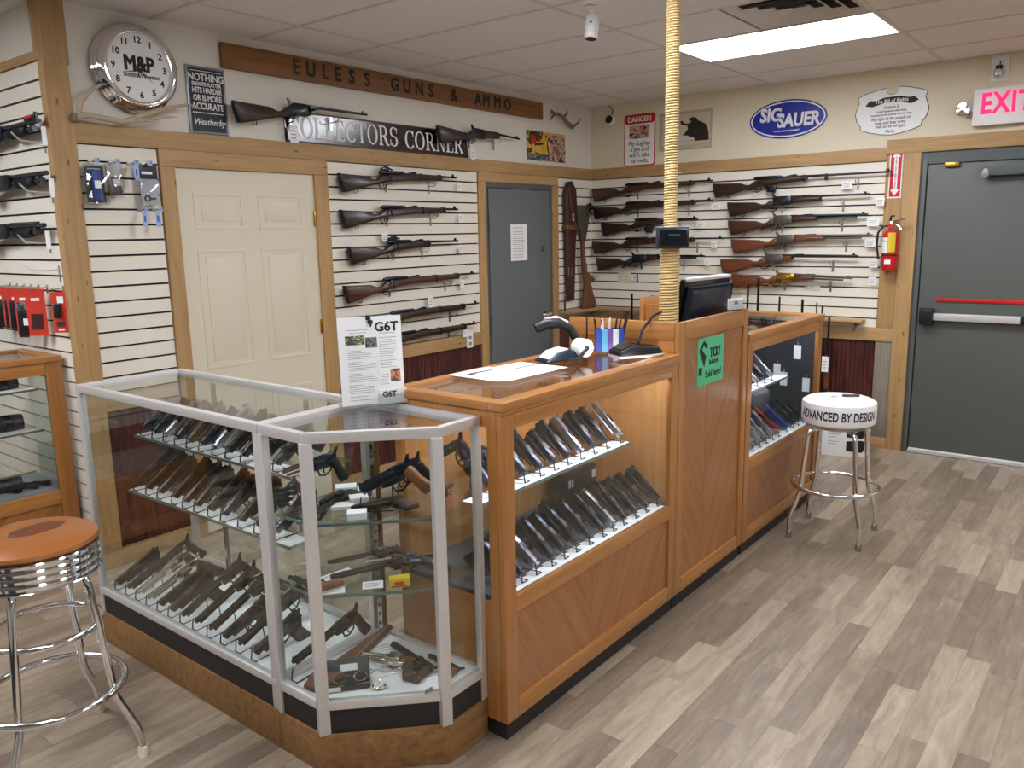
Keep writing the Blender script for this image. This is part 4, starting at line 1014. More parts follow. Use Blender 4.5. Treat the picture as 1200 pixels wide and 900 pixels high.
# oval sign
t = wall_sign('oval_sign', 'blue oval sign with white lettering on the right wall', 'sign', 'B', 2.352, 2.514, -.02)
El = lambda rx, rz, n=56: [(rx*math.cos(2*math.pi*i/n), rz*math.sin(2*math.pi*i/n)) for i in range(n)]
MB().prism(El(.303, .145), -.005, -.001).build('plate', 'sig_blue', t); MB().prism(El(.291, .134), -.0056, -.003).build('white_ring', 'white', t); MB().prism(El(.281, .124), -.0062, -.003).build('face', 'sig_blue', t)
text('SIG', .135, 'white', t, -.135, -.0066, .034, bold=.006, sx=.86, shear=.1); text('SAUER', .135, 'white', t, .083, -.0066, -.016, bold=.006, sx=.82, shear=.1)
text('TO HELL AND BACK RELIABILITY', .014, 'white', t, 0, -.0066, -.088, bold=.0003)
# shield plaque
t = wall_sign('shield_plaque', 'white shield shaped plaque with old style text on the right wall', 'sign', 'B', 1.597, 2.495, -.02)
SH = [(-.235, .115), (-.19, .135), (-.1, .155), (-.045, .165), (-.04, .135), (-.02, .12), (.0, .117), (.02, .12), (.04, .135), (.045, .168), (.1, .160), (.19, .135), (.235, .115), (.225, .075), (.245, .02), (.25, -.01), (.235, -.06), (.21, -.09), (.205, -.12), (.15, -.14), (.07, -.16), (0, -.168), (-.07, -.16), (-.15, -.14), (-.205, -.12), (-.21, -.09), (-.235, -.06), (-.25, -.01), (-.245, .02), (-.225, .075)]
MB().prism(SH, -.003, -.001).build('outline', 'ink', t); MB().prism([(x*.98, z*.975) for x, z in SH], -.004, -.0005).build('face', 'white', t)
MB().prism([(-.18, .05), (-.15, .085), (-.11, .08), (-.05, .098), (.05, .1), (.12, .085), (.15, .09), (.18, .06), (.13, .04), (.05, .062), (-.05, .06), (-.13, .04)], -.0046, -.003).build('ribbon', 'ink', t)
text('The Bill of Rights', .036, 'paper', t, 0, -.0052, .072, bold=.0005, sx=.9)
for s_, z, sz in (('Article II', .028, .034), ('A well regulated militia being', .002, .02), ('necessary to the security of a free state', -.022, .02), ('the right of the people to', -.05, .03), ('keep and bear arms,', -.078, .03), ('shall not be infringed', -.104, .028), ('Marlin', -.14, .03)): text(s_, sz, 'ink', t, 0, -.0046, z, sx=.86, bold=.0002, shear=.05)
# exit sign with lamp heads
t = wall_sign('exit_sign', 'lit pink EXIT sign with round lamp head above the door', 'sign', 'B', .9, 2.453, -.02)
bx('housing', 'white', -.165, .20, -.065, -.001, -.12, .12, t, .012)
text('EXIT', .185, 'exit_pink', t, .03, -.0656, .015, bold=.006, sx=.72, space=1.12)
for sx_ in (-1, 1):
    hd = MB().lathe([(0, .0), (.02, .002), (.04, .018), (.046, .036), (.04, .044), (.0, .046)], 24, Matrix.Translation((.0175+sx_*.24, -.03, .0)) @ Matrix.Rotation(R(90), 4, 'X')).build('lamp_head', 'chrome', t)
    MB().b(.0175+sx_*.182-.02, .0175+sx_*.182+.02, -.045, -.015, -.02, .02, .004).build('neck', 'white', hd)
# fire extinguisher and its sign
t = wall_sign('extinguisher_sign', 'narrow red and white arrow sign above the extinguisher', 'sign', 'B', 1.533, 1.878, .004)
bx('plate', 'white', -.045, .045, -.003, -.001, 0, .352, t); bx('field', 'red', -.037, .037, -.0036, -.002, .01, .342, t)
MB().prism([(-.014, .06), (-.014, .29), (-.03, .29), (0, .33), (.03, .29), (.014, .29), (.014, .06), (.03, .06), (0, .02), (-.03, .06)], -.0042, -.003).build('arrow', 'white', t)
for i, ch in enumerate('FIRE EXTINGUISHER'):
    if ch != ' ': text(ch, .016, 'red', t, 0, -.0046, .285-i*.0132, bold=.0004)
t = wall_sign('fire_extinguisher', 'red fire extinguisher with yellow tag beside the exit door', 'extinguisher', 'B', 1.525, 1.362, .065)
MB().lathe([(0, 0), (.048, 0), (.054, .008), (.055, .02), (.055, .235), (.051, .262), (.035, .285), (.018, .295), (.016, .31), (0, .31)], 32).build('cylinder', 'red_paint', t)
MB().lathe([(.0555, .10), (.0557, .10), (.0557, .112), (.0555, .112)], 32).build('strap', 'black', t)
def wrap2(r, a0, a1, z0, z1, n=8):
    v = []; 
    for i in range(n+1):
        a = R(a0+(a1-a0)*i/n); v += [(r*math.sin(a), -r*math.cos(a), z0), (r*math.sin(a), -r*math.cos(a), z1)]
    return MB().add(v, [(2*i, 2*i+2, 2*i+3, 2*i+1) for i in range(n)])
wrap2(.0556, -62, -5, .125, .235).build('label', 'paper', t); wrap2(.0556, -60, -8, .20, .215).build('label_band', 'yellow', t); wrap2(.0574, -2, 50, .13, .27).build('yellow_tag', 'yellow', t)
wrap2(.0556, -22, 22, .045, .075).build('diamond', 'paper', t)
MB().lathe([(.0, .30), (.02, .305), (.022, .33), (.014, .345), (0, .35)], 16).build('valve', 'chrome', t)
MB().b(-.012, .012, -.018, .018, .335, .352, .003).tube([(0, 0, .345), (.05, -.02, .355), (.10, -.03, .368)], .008, 8).tube([(0, 0, .335), (.05, -.02, .32), (.085, -.03, .28)], .007, 8).build('lever', 'chrome', t)
MB().cyl((.0, -.02, .318), (.0, -.034, .318), .014).build('gauge', 'red', t); MB().tube([(-.01, 0, .35), (-.005, 0, .385), (.02, 0, .39)], .007, 8).build('handle', 'black', t)
MB().tube([(-.02, 0, .32), (-.055, -.005, .315), (-.085, -.01, .27), (-.09, -.01, .18), (-.075, -.02, .11), (-.072, -.02, .08)], .008, 8).build('hose', 'black', t)
# cameras
t = thing('security_camera', 'white cylinder camera hanging from the ceiling tiles', 'camera', (3.665, 2.345, ZC), 0)
MB().lathe([(0, 0), (.032, 0), (.034, -.006), (.02, -.012), (.012, -.03), (.012, -.045), (0, -.045)], 20).build('mount', 'white', t)
M = Matrix.Translation((.005, -.005, -.045)) @ Matrix.Rotation(R(10), 4, 'Y')
MB().lathe([(0, 0), (.028, -.002), (.034, -.014), (.035, -.10), (.032, -.112), (.026, -.112)], 24, M).build('body', 'white', t); MB().lathe([(0, -.108), (.028, -.108), (.028, -.113), (.0, -.113)], 20, M).build('lens', 'black_gloss', t)
MB().cyl((-.030, -.016, -.08), (-.034, -.018, -.08), .006).build('status_light', 'ink', t)
t = wall_sign('security_camera', 'small round camera high on the right wall by the corner', 'camera', 'B', 3.945, 2.648, -.02)
M = Matrix.Rotation(R(75), 4, 'X')
MB().lathe([(0, 0), (.04, 0), (.045, .01), (.045, .03), (.034, .05)], 24, M).build('housing', 'white', t); MB().lathe([(0, .042), (.036, .042), (.036, .055), (.03, .06), (.018, .054), (0, .054)], 20, M).build('lens', 'black_gloss', t)
MB().tube([(0, -.005, .03), (.012, -.004, .09), (.0, -.004, .11), (-.03, -.004, .138)], .003, 6).build('cable', 'ink', t)
t = wall_sign('security_camera', 'small camera in a white corner bracket above the EXIT sign', 'camera', 'B', .93, 2.685, -.02)
bx('bracket', 'white', -.05, .05, -.01, -.001, -.07, .10, t, .003); MB().lathe([(0, -.035), (.024, -.025), (.032, 0), (.024, .025), (0, .03)], 20, Matrix.Translation((-.005, -.04, -.02))).build('dome', 'chrome', t); MB().b(-.022, .018, -.06, -.02, .0, .03, .006).tube([(0, -.03, .02), (.0, -.02, .06)], .004, 6).build('lens_hood', 'black', t)
# notice on the grey door, plates
t = thing('paper_notice', 'white paper notice taped on the grey door', 'notice', (5.345, YA-.0095, 1.455), 0)
bx('sheet', 'paper', -.11, .11, -.0012, 0, 0, .295, t)
for k in range(15): bx('print_line', 'ink_grey', -.085, .05+.03*random.random(), -.0016, -.001, .27-k*.017-.004, .27-k*.017, t)
t = wall_sign('wall_plate', 'beige blank wall plate left of the rope pole', 'wall plate', 'B', 3.79, 1.27, 0); bx('plate', 'beige_plate', -.065, .065, -.006, 0, -.052, .052, t, .002)
MB().cyl((-.03, -.006, 0), (-.03, -.008, 0), .005).cyl((.03, -.006, 0), (.03, -.008, 0), .005).build('screws', 'steel', t)
t = wall_sign('wall_plate', 'beige outlet plate under the golden lever-action rifle', 'wall plate', 'B', 2.09, 1.218, 0); bx('plate', 'beige_plate', -.06, .06, -.006, 0, -.025, .025, t, .002); MB().b(-.035, -.015, -.008, -.005, -.012, .012).b(.015, .035, -.008, -.005, -.012, .012).build('sockets', 'ivory', t)
t = thing('wall_plate', 'white electrical outlet on the rail below the wall rifles', 'wall plate', (4.69, T+.004, .865), 0); bx('plate', 'white', -.035, .035, -.006, 0, -.057, .057, t, .002); MB().b(-.015, .015, -.008, -.005, .012, .035).b(-.015, .015, -.008, -.005, -.035, -.012).build('sockets', 'ink_grey', t)

# ------------------------------------------------------------------ handguns (muzzle at the local origin, pointing +x)
def pistol(kind):
    t = bpy.data.objects.new('pistol', None); C.objects.link(t); t.empty_display_size = .03
    g = dict(poly=('gun_black', 'polymer', 'polymer', .185), steel=('gun_blue', 'gun_blue', 'grip_wood', .205), stain=('stainless', 'polymer', 'polymer', .185),
             silver=('stainless', 'stainless', 'polymer', .20), compact=('gun_black', 'polymer', 'polymer', .16), old=('gun_brown', 'gun_brown', 'grip_dark', .20),
             worn=('gun_grey', 'gun_grey', 'grip_dark', .19), blue=('slide_blue', 'polymer', 'polymer', .2), red=('slide_red', 'polymer', 'polymer', .2))
    if kind in g:
        sm, fm, gm, L = g[kind]; h = .013
        MB().b(-L, 0, -.011, .011, -.012, .016, .0065).build('slide', sm, t)
        m = MB()
        for i in range(6): m.b(-L+.008+i*.006, -L+.011+i*.006, -.0117, .0117, -.006, .008)
        m.build('serrations', fm if fm != sm else 'black', t)
        MB().b(-L*.55, -L*.36, -.005, .0114, .002, .0164).build('ejection_port', 'gun_black' if sm in ('stainless', 'slide_blue', 'slide_red') else 'gun_grey', t)
        MB().cyl((-.012, 0, .003), (.002, 0, .003), .0072).build('muzzle', 'black', t)
        fr = [(-.03, -.0125), (-.03, -.026), (-L*.42, -.028), (-L*.45, -.033), (-L*.62, -.034), (-L*.66, -.05), (-L*.76, -.118), (-L*1.02, -.112), (-L*.93, -.055), (-L*.99, -.024), (-L*1.03, -.015), (-L*.99, -.0125)]
        MB().prism(fr, -.0108, .0108, .004).build('frame', fm, t)
        for s in (-1, 1):
            MB().prism([(-L*.70, -.045), (-L*.78, -.108), (-L*.97, -.104), (-L*.88, -.045)], s*.0105-.0022, s*.0105+.0022, .0015).build('grip_panel', gm, t)
        MB().tube([(-L*.42, 0, -.028), (-L*.42, 0, -.052), (-L*.47, 0, -.058), (-L*.62, 0, -.056), (-L*.66, 0, -.05)], .0035, 6).build('trigger_guard', fm, t)
        MB().tube([(-L*.53, 0, -.03), (-L*.51, 0, -.044), (-L*.525, 0, -.052)], .0026, 6).build('trigger', 'black', t)
        MB().b(-L+.006, -L+.014, -.008, .008, .016, .0205).build('rear_sight', 'black', t); MB().b(-.014, -.008, -.0018, .0018, .016, .021).build('front_sight', 'black', t)
        if kind in ('steel', 'silver', 'old', 'worn'): MB().prism([(-L, .006), (-L*1.05, .014), (-L*1.04, .0), (-L, -.008)], -.003, .003).build('hammer', fm, t)
    else:
        fm, gm, bl = dict(rev=('gun_blue', 'grip_wood', .10), rev_b=('gun_black', 'polymer', .10), rev_n=('nickel', 'grip_dark', .13), rev_l=('gun_brown', 'grip_dark', .19), rev_h=('gun_blue', 'grip_wood', .065), auto_l=('gun_brown', 'grip_wood', .12))[kind]
        L = bl
        MB().cyl((-L-.02, 0, .004), (0, 0, .004), .0085, .0078, 14).b(-L-.01, -.004, -.004, .004, .008, .016).build('barrel', fm, t)
        if kind == 'rev_h': MB().b(-L-.01, -.002, -.008, .008, -.018, .004, .005).b(-L-.02, -.002, -.0055, .0055, .006, .019, .001).build('barrel_shroud', fm, t)
        MB().cyl((.0, 0, .004), (.0015, 0, .004), .0052).build('muzzle', 'black', t)
        MB().cyl((-L+.005, 0, -.012), (-.012, 0, -.012), .0055).build('ejector_rod', fm, t)
        cy = MB().cyl((-L-.062, 0, -.006), (-L-.02, 0, -.006), .0205, None, 18)
        cy.build('cylinder', fm, t)
        fl_ = MB()
        for k in range(6):
            a = R(60*k+30); fl_.cyl((-L-.045, .0205*math.cos(a), -.006+.0205*math.sin(a)), (-L-.019, .0205*math.cos(a), -.006+.0205*math.sin(a)), .0045, None, 8)
        fl_.build('flutes', 'gun_black' if fm != 'nickel' else 'gun_grey', t)
        MB().prism([(-L+.0, .0165), (-L+.0, -.026), (-L-.02, -.032), (-L-.075, -.034), (-L-.10, -.022), (-L-.115, .004), (-L-.10, .016), (-L-.085, .0185), (-L-.06, .020)], -.0085, .0085, .003).build('frame', fm, t)
        MB().prism([(-L-.083, -.012), (-L-.108, .000), (-L-.118, -.012), (-L-.128, -.05), (-L-.148, -.09), (-L-.142, -.104), (-L-.112, -.108), (-L-.104, -.09), (-L-.094, -.05), (-L-.084, -.034)], -.0145, .0145, .007).build('grip', gm, t)
        MB().cyl((-L-.105, -.0148, -.035), (-L-.105, -.0165, -.035), .006).build('medallion', 'brass' if kind != 'rev_b' else 'nickel', t)
        MB().tube([(-L-.03, 0, -.033), (-L-.034, 0, -.056), (-L-.055, 0, -.062), (-L-.08, 0, -.05), (-L-.084, 0, -.034)], .0032, 6).build('trigger_guard', fm, t)
        MB().tube([(-L-.055, 0, -.034), (-L-.052, 0, -.046), (-L-.056, 0, -.054)], .0025, 6).build('trigger', fm, t)
        MB().prism([(-L-.095, .012), (-L-.118, .034), (-L-.126, .032), (-L-.114, .008)], -.004, .004, .001).build('hammer', fm, t)
        MB().prism([(-.012, .016), (-.003, .016), (-.006, .024)], -.0015, .0015).build('front_sight', fm, t)
    return t
PROTO = {}; USED = set()
def put_pistol(kind, label, loc, rot, group, scale=1):
    if kind not in PROTO: PROTO[kind] = pistol(kind)
    o = PROTO[kind]
    if kind in USED: o = copy_tree(o)
    USED.add(kind)
    o.location = loc; o.rotation_euler = rot; o.scale = (scale,)*3
    rv = kind.startswith('rev'); o.name = 'revolver' if rv else 'pistol'
    tag(o, label, 'revolver' if rv else 'pistol', group); return o
STAND = {}
def put_stand(th, label, loc, az, group):
    if th not in STAND:
        h1 = .033+.10*math.tan(R(th))-.024/math.cos(R(th)); w_ = .014; r = .0017
        r = .0021; m = MB().tube([(.003, -w_, .042), (.010, -w_, .003), (.010, w_, .003), (-.10, w_*.5, .003), (-.10, 0, max(.02, h1))], r, 6)
        STAND[th] = m.mesh('wire_stand', 'black')
    return tag(link('wire_stand', STAND[th], None, loc, (0, 0, az)), label, 'stand', group)
CARD = MB().b(-.026, .026, -.018, .018, 0, .0012).mesh('price_card', 'paper')
def row(pts, kinds, z, th, az, where, fromw, grp, looks, card=True, lift=.028):
    fx, fy = math.cos(az), math.sin(az)
    for i, (x, y) in enumerate(pts):
        k = kinds[i]; lk = looks.get(k, 'dark')
        o_ = ORD[i]
        jit = random.uniform(-3, 3)
        zz = z+lift
        put_pistol(k, '%s, %s from %s %s' % (lk, o_, fromw, where), (x, y, zz), (0, R(th+random.uniform(-2, 2)), az+R(jit)), 'handguns '+grp)
        put_stand(th, 'wire stand of the %s handgun from %s %s' % (o_, fromw, where), (x, y, z+.0005), az+R(jit), 'wire stands '+grp)
        if card:
            c = link('price_card', CARD, None, (x+fx*-.012+fy*.0, y+fy*-.012, z+.0022), (0, 0, az+R(90)+R(jit)))
            tag(c, 'price card of the %s handgun from %s %s' % (o_, fromw, where), 'card', 'price cards '+grp)
LK = dict(poly='black pistol', steel='blued pistol with wooden grip', stain='pistol with silver slide', silver='silver steel pistol', compact='small black pistol', old='worn brown pistol', worn='worn grey pistol', blue='pistol with bright blue slide', red='pistol with bright red slide', rev='blued revolver with wooden grip', rev_b='black revolver', rev_n='nickel revolver', rev_l='long brown revolver')
# oak case, upper shelf and deck (left to right as seen by a customer)
xs = [2.01, 2.09, 2.20, 2.295, 2.385, 2.475, 2.565, 2.66, 2.755, 2.865]
row([(x, 1.69) for x in xs], ['rev_b', 'compact', 'poly', 'poly', 'compact', 'poly', 'stain', 'poly', 'poly', 'silver'], .802, 43, R(-90), 'on the near oak case shelf', 'the left', 'on the near oak case shelf', LK)
xs = [1.99, 2.05, 2.131, 2.226, 2.304, 2.383, 2.472, 2.569, 2.646, 2.729, 2.825, 2.913, 3.01]
row([(x, 1.592) for x in xs], ['poly', 'poly', 'stain', 'poly', 'poly', 'steel', 'poly', 'poly', 'stain', 'poly', 'poly', 'poly', 'poly'], .503, 40, R(-90), 'on the near oak case floor', 'the left', 'on the near oak case floor', LK)
# far oak case
row([(x, 1.69) for x in (4.26, 4.36, 4.47, 4.58)], ['poly', 'stain', 'poly', 'stain'], .802, 43, R(-90), 'on the far oak case shelf', 'the left', 'on the far oak case shelf', LK)
xs = [3.965, 4.08, 4.18, 4.277, 4.371, 4.462, 4.59, 4.70, 4.79, 4.87]
row([(x, 1.592) for x in xs], ['poly', 'stain', 'silver', 'silver', 'stain', 'red', 'blue', 'poly', 'poly', 'compact'], .503, 40, R(-90), 'on the far oak case floor', 'the left', 'on the far oak case floor', LK)
# aluminium case, three rows (first = far end)
row([(1.575, y) for y in (3.16, 3.07, 2.985, 2.9, 2.815, 2.73, 2.64, 2.555, 2.46, 2.37, 2.27)], ['compact', 'poly', 'stain', 'poly', 'worn', 'poly', 'silver', 'old', 'poly', 'steel', 'poly'], .897, 38, R(180), 'on the top aluminium shelf', 'the far end', 'on the top aluminium shelf', LK)
row([(1.555, y) for y in (3.23, 3.13, 3.04, 2.93, 2.85, 2.77, 2.675, 2.59, 2.48, 2.38, 2.28)], ['old', 'old', 'worn', 'old', 'worn', 'worn', 'old', 'poly', 'old', 'rev', 'poly'], .657, 36, R(180), 'on the middle aluminium shelf', 'the far end', 'on the middle aluminium shelf', LK)
row([(1.462, y) for y in (3.29, 3.20, 3.12, 3.035, 2.95, 2.865, 2.78, 2.69, 2.595, 2.505, 2.41, 2.315)], ['old', 'rev_l', 'rev_n', 'rev_n', 'old', 'old', 'rev_l', 'rev_l', 'rev_l', 'old', 'rev_l', 'old'], .237, 24, R(180), 'on the aluminium case floor', 'the far end', 'on the aluminium case floor', LK)
# second line of handguns lying behind the bottom row
for i, (x, y, k, a, lb) in enumerate([(1.80, 2.86, 'rev_n', 90, 'nickel revolver lying at the back of the aluminium case floor'), (1.80, 3.26, 'old', 90, 'worn brown pistol lying far back on the aluminium case floor')]):
    put_pistol(k, lb, (x, y, .237+(.0215 if k == 'rev_n' else .0155)), (R(90), 0, R(a)), 'handguns lying in the cases')

# ------------------------------------------------------------------ corner case contents
G = 'handguns in the corner case'
def lying(kind, label, x, y, z, az, scale=1, flip=1): return put_pistol(kind, label, (x, y, z+(.0215 if kind.startswith('rev') else .0155)*scale), (R(90*flip), 0, R(az)), G, scale)
# upper shelf
put_pistol('rev_h', 'large blued revolver with brown wooden grip in the corner case', (1.613, 1.893, .893), (R(4), R(27), R(128)), G, 1.0)
s_ = put_stand(38, 'wire stand carrying the large wooden gripped revolver', (1.613, 1.893, .823), R(128), 'stands in the corner case')
put_pistol('rev_b', 'black revolver with dark round grip behind the large wooden gripped one', (1.672, 1.935, .885), (0, R(22), R(140)), G, .9)
put_stand(24, 'wire stand under the black revolver behind the wooden gripped one', (1.672, 1.935, .823), R(140), 'stands in the corner case')
lying('old', 'brown pistol lying flat at the front of the upper corner case shelf', 1.58, 1.90, .823, 165, .9)
lying('rev_l', 'small old revolver by the left post on the upper corner case shelf', 1.47, 1.96, .823, 200, .75)
lying('compact', 'dark pistol lying behind the white cards in the corner case', 1.56, 2.02, .823, 200, .9)
# on the left, held high behind the frame
put_pistol('rev_b', 'black revolver with a silver medallion high in the corner case', (1.46, 2.075, .955), (0, R(8), R(165)), G, .85)
put_stand(24, 'wire stand under the high black revolver in the corner case', (1.46, 2.075, .823), R(165), 'stands in the corner case')
# lower shelf
lying('rev_l', 'long dark revolver at the back of the lower corner case shelf', 1.605, 2.07, .591, 156, .82)
lying('rev_l', 'second long dark revolver lying across the lower corner case shelf', 1.53, 1.96, .591, 160)
lying('rev', 'dark revolver with wooden grip by the left post on the lower shelf', 1.465, 2.085, .591, 90, .72, -1)
lying('rev_b', 'dark round gripped revolver right of the cards on the lower shelf', 1.68, 1.93, .591, 140, 1.0)
# deck
lying('rev_n', 'shiny nickel revolver lying on the white corner case floor', 1.665, 2.05, .241, 112, .98)
lying('rev_l', 'dark revolver with brown grip right of the nickel revolver', 1.80, 1.99, .241, 80, .8)
lying('rev', 'small pistol with light wooden grip by the right pane', 1.82, 1.83, .241, 85, .7)
put_pistol('rev_l', 'big old revolver on a stand in the left of the corner case floor', (1.45, 2.085, .31), (0, R(14), R(180)), G, .95)
put_stand(24, 'wire stand under the big old revolver on the corner case floor', (1.46, 2.085, .2405), R(180), 'stands in the corner case')
def card(label, x, y, z, w, h, az, lines=3):
    t = thing('info_card', label, 'card', (x, y, z), R(az), 'cards in the corner case')
    bx('sheet', 'paper', -w/2, w/2, -h/2, h/2, 0, .0012, t)
    for k in range(lines): bx('print_line', 'ink_grey', -w*.38, w*(.36-.06*k), h*(.2-k*.2)-.0015, h*(.2-k*.2)+.0015, .0012, .0016, t)
    return t
card('white card at the front left of the lower corner case shelf', 1.50, 1.915, .591, .07, .05, -40)
card('white card in the middle of the lower corner case shelf', 1.60, 1.845, .591, .065, .055, -42)
card('long printed white card at the back of the lower shelf', 1.58, 2.0, .5925, .12, .04, -8)
card('small white card far back on the lower corner case shelf', 1.75, 2.0, .591, .06, .05, -45)
card('white card on the left of the nickel revolver', 1.71, 1.95, .241, .08, .06, -62)
card('white blue-edged card behind the nickel revolver', 1.79, 2.02, .241, .09, .06, -30)
card('white card near the right post on the corner case floor', 1.77, 1.74, .241, .09, .06, -40)
def wbox(label, x, y, z, w, d, h, az, mat='paper', name='white_box'):
    t = thing(name, label, 'box', (x, y, z), R(az), 'boxes in the corner case'); bx('body', mat, -w/2, w/2, -d/2, d/2, 0, h, t, .001)
    bx('lid_seam', 'ink_grey', -w/2-.0004, w/2+.0004, -d/2-.0004, d/2+.0004, h*.62, h*.65, t); return t
wbox('white box at the back of the upper corner case shelf', 1.70, 2.07, .823, .07, .05, .03, -40)
wbox('white box behind the wooden gripped revolver', 1.73, 2.0, .823, .06, .05, .03, -40)
wbox('white box in front of the back boxes on the upper shelf', 1.66, 1.96, .823, .06, .05, .025, -35)
wbox('flat white box next to the brown pistol on the upper shelf', 1.60, 1.97, .823, .07, .05, .012, -45)
wbox('low white box nearest the front glass on the upper shelf', 1.565, 1.86, .823, .06, .045, .022, -42)
t = thing('cartridge_box', 'small yellow cartridge box on the lower corner case shelf', 'box', (1.65, 1.775, .591), R(-38))
bx('body', 'yellow', -.032, .032, -.018, .018, 0, .028, t, .001); bx('print_band', 'red_card', -.018, .012, -.0184, -.0178, .008, .02, t); bx('print_band', 'ink', -.028, .028, -.0184, -.0178, .003, .0055, t)
t = thing('flower_pot', 'tiny terracotta pot with dried stems in the corner case', 'flower pot', (1.80, 1.70, .823), 0)
MB().lathe([(0, 0), (.014, 0), (.019, .03), (.022, .03), (.023, .04), (.02, .04), (.018, .034), (0, .034)], 20).build('pot', 'terracotta', t)
m = MB()
for k in range(9): m.tube([(0, 0, .03), (random.uniform(-.012, .012), random.uniform(-.012, .012), .055), (random.uniform(-.02, .02), random.uniform(-.02, .02), .075)], .0013, 5)
m.build('stems', 'dry_plant', t)
# leather holster, spectacles, watch on the deck
t = thing('leather_holster', 'long brown leather holster lying behind the spectacles', 'holster', (1.475, 1.985, .241), R(14))
MB().prism([(0, -.03), (.06, -.045), (.36, -.012), (.42, -.01), (.42, .012), (.1, .04), (.03, .06), (-.03, .04), (-.03, -.01)], 0, .03, .010, Matrix(((1, 0, 0, 0), (0, 0, 1, 0), (0, 1, 0, 0), (0, 0, 0, 1)))).build('body', 'leather_brown', t)
MB().tube([(.05, -.035, .031), (.2, -.02, .031), (.4, -.006, .031)], .0012, 5).build('stitching', 'antler', t)
t = thing('spectacle_case', 'open black spectacle case on the corner case floor', 'case', (1.545, 1.925, .241), R(-40))
bx('tray', 'black', -.07, .07, -.035, .03, 0, .02, t, .008); MB().b(-.07, .07, 0, .012, 0, .06, .005, Matrix.Translation((0, .03, .012)) @ Matrix.Rotation(R(-32), 4, 'X')).build('lid', 'black', t)
MB().b(-.025, .03, -.0008, -.0002, .02, .042, 0, Matrix.Translation((0, .0295, .012)) @ Matrix.Rotation(R(-32), 4, 'X')).build('lid_label', 'paper', t); bx('price_sticker', 'paper', -.072, -.025, -.037, -.0355, .004, .018, t)
t = thing('spectacles', 'round wire spectacles lying in the open black case', 'spectacles', (1.545, 1.918, .2625), R(-40))
for sx_ in (-1, 1): MB().tube([(sx_*.034+.021*math.cos(a), .019*math.sin(a), .004+.012*(math.sin(a)+1)*.5) for a in [2*math.pi*i/20 for i in range(20)]], .0017, 5, True).build('lens_rim', 'nickel', t)
MB().tube([(-.014, 0, .012), (0, .006, .015), (.014, 0, .012)], .001, 5).build('bridge', 'nickel', t); MB().tube([(.055, 0, .01), (.07, -.03, .004), (.02, -.036, .002)], .001, 5).build('temple', 'nickel', t); MB().tube([(-.055, 0, .01), (-.066, -.03, .004), (-.02, -.034, .002)], .001, 5).build('temple', 'nickel', t)
t = thing('spectacles', 'thin loose wire spectacles below the nickel revolver', 'spectacles', (1.66, 1.915, .242), R(-38))
for sx_ in (-1, 1): MB().tube([(sx_*.032+.02*math.cos(a), .016*math.sin(a), .002) for a in [2*math.pi*i/20 for i in range(20)]], .0009, 5, True).build('lens_rim', 'nickel', t)
MB().tube([(-.012, 0, .002), (0, .006, .003), (.012, 0, .002)], .0009, 5).build('bridge', 'nickel', t); MB().tube([(.052, 0, .002), (.06, -.03, .002), (.0, -.05, .002), (-.05, -.03, .002), (-.052, 0, .002)], .0009, 5).build('temple', 'nickel', t)
t = thing('pocket_watch', 'open pocket watch nearest the front glass', 'watch', (1.595, 1.835, .241), R(-42))
MB().lathe([(0, 0), (.018, .001), (.022, .006), (.022, .010), (.019, .013), (0, .013)], 28).build('case', 'nickel', t); MB().lathe([(0, .0132), (.018, .0132), (.018, .014), (0, .014)], 28).build('dial', 'paper', t)
MB().b(-.0007, .0007, 0, .012, .0141, .0146).b(-.009, 0, -.0007, .0007, .0141, .0146).build('hands', 'ink', t); MB().tube([(0, .022, .007), (.006, .03, .007), (0, .036, .007), (-.006, .03, .007)], .0013, 5, True).build('bow', 'nickel', t)

# ------------------------------------------------------------------ case extras
for i, z in enumerate((.503, .578)):
    t = thing('product_box', 'black product box with white stickers, %s of two in the near oak case' % ['lower', 'upper'][i], 'box', (2.86, 1.93, z), R(2), 'boxes in the oak case')
    bx('body', 'black', -.12, .12, -.05, .05, 0, .073, t, .002)
    for x in (-.105, -.082, .09, .105): bx('sticker', 'paper_grey', x-.008, x+.008, -.0506, -.0498, .018, .052, t)
for i, (y, z) in enumerate(((1.676, .965), (1.755, .79), (1.615, .765), (1.80, .84))):
    t = thing('hang_tag', 'white tag hanging on the dark end panel, far oak case, %s' % ['highest', 'second lowest', 'lowest', 'second highest'][i], 'tag', (4.972, y, z), FACE_X, 'tags in the far oak case')
    bx('card', 'paper', -.022, .022, -.001, 0, -.085, 0, t); MB().tube([(0, 0, -.005), (0, .003, .02)], .001, 5).build('loop', 'paper', t)
t = thing('round_tin', 'pale grey round tin at the near end of the far oak case', 'tin', (3.99, 1.72, .503), 0)
MB().lathe([(0, 0), (.055, 0), (.057, .005), (.057, .12), (.059, .122), (.059, .138), (0, .138)], 28).build('body', 'paper_grey', t)

# ------------------------------------------------------------------ things on the counters
# clear stand with the class flyer
t = thing('flyer_stand', 'white printed flyer in a clear stand on the corner case', 'sign', (1.812, 2.032, 1.1155), math.atan2(-.114, .206))
Mt = Matrix.Rotation(R(-3.5), 4, 'X')
m = MB().b(-.112, .112, -.0012, .0012, 0, .305, 0, Mt); m.build('acrylic_panel', 'acrylic', t)
MB().b(-.108, .108, -.0022, -.0013, .004, .30, 0, Mt).build('sheet', 'paper', t); bx('foot', 'acrylic', -.112, .112, -.03, .06, 0, .003, t)
def onsheet(o):
    o.matrix_basis = Mt @ o.matrix_basis; return o
def fl_text(s, sz, x, z, bold=0, mat='ink', sx=1): onsheet(text(s, sz, mat, t, x, -.0025, z, bold=bold, sx=sx))
def fl_bar(x0, x1, z0, z1, mat, nm='print_line'): return onsheet(bx(nm, mat, x0, x1, -.0027, -.0022, z0, z1, t))
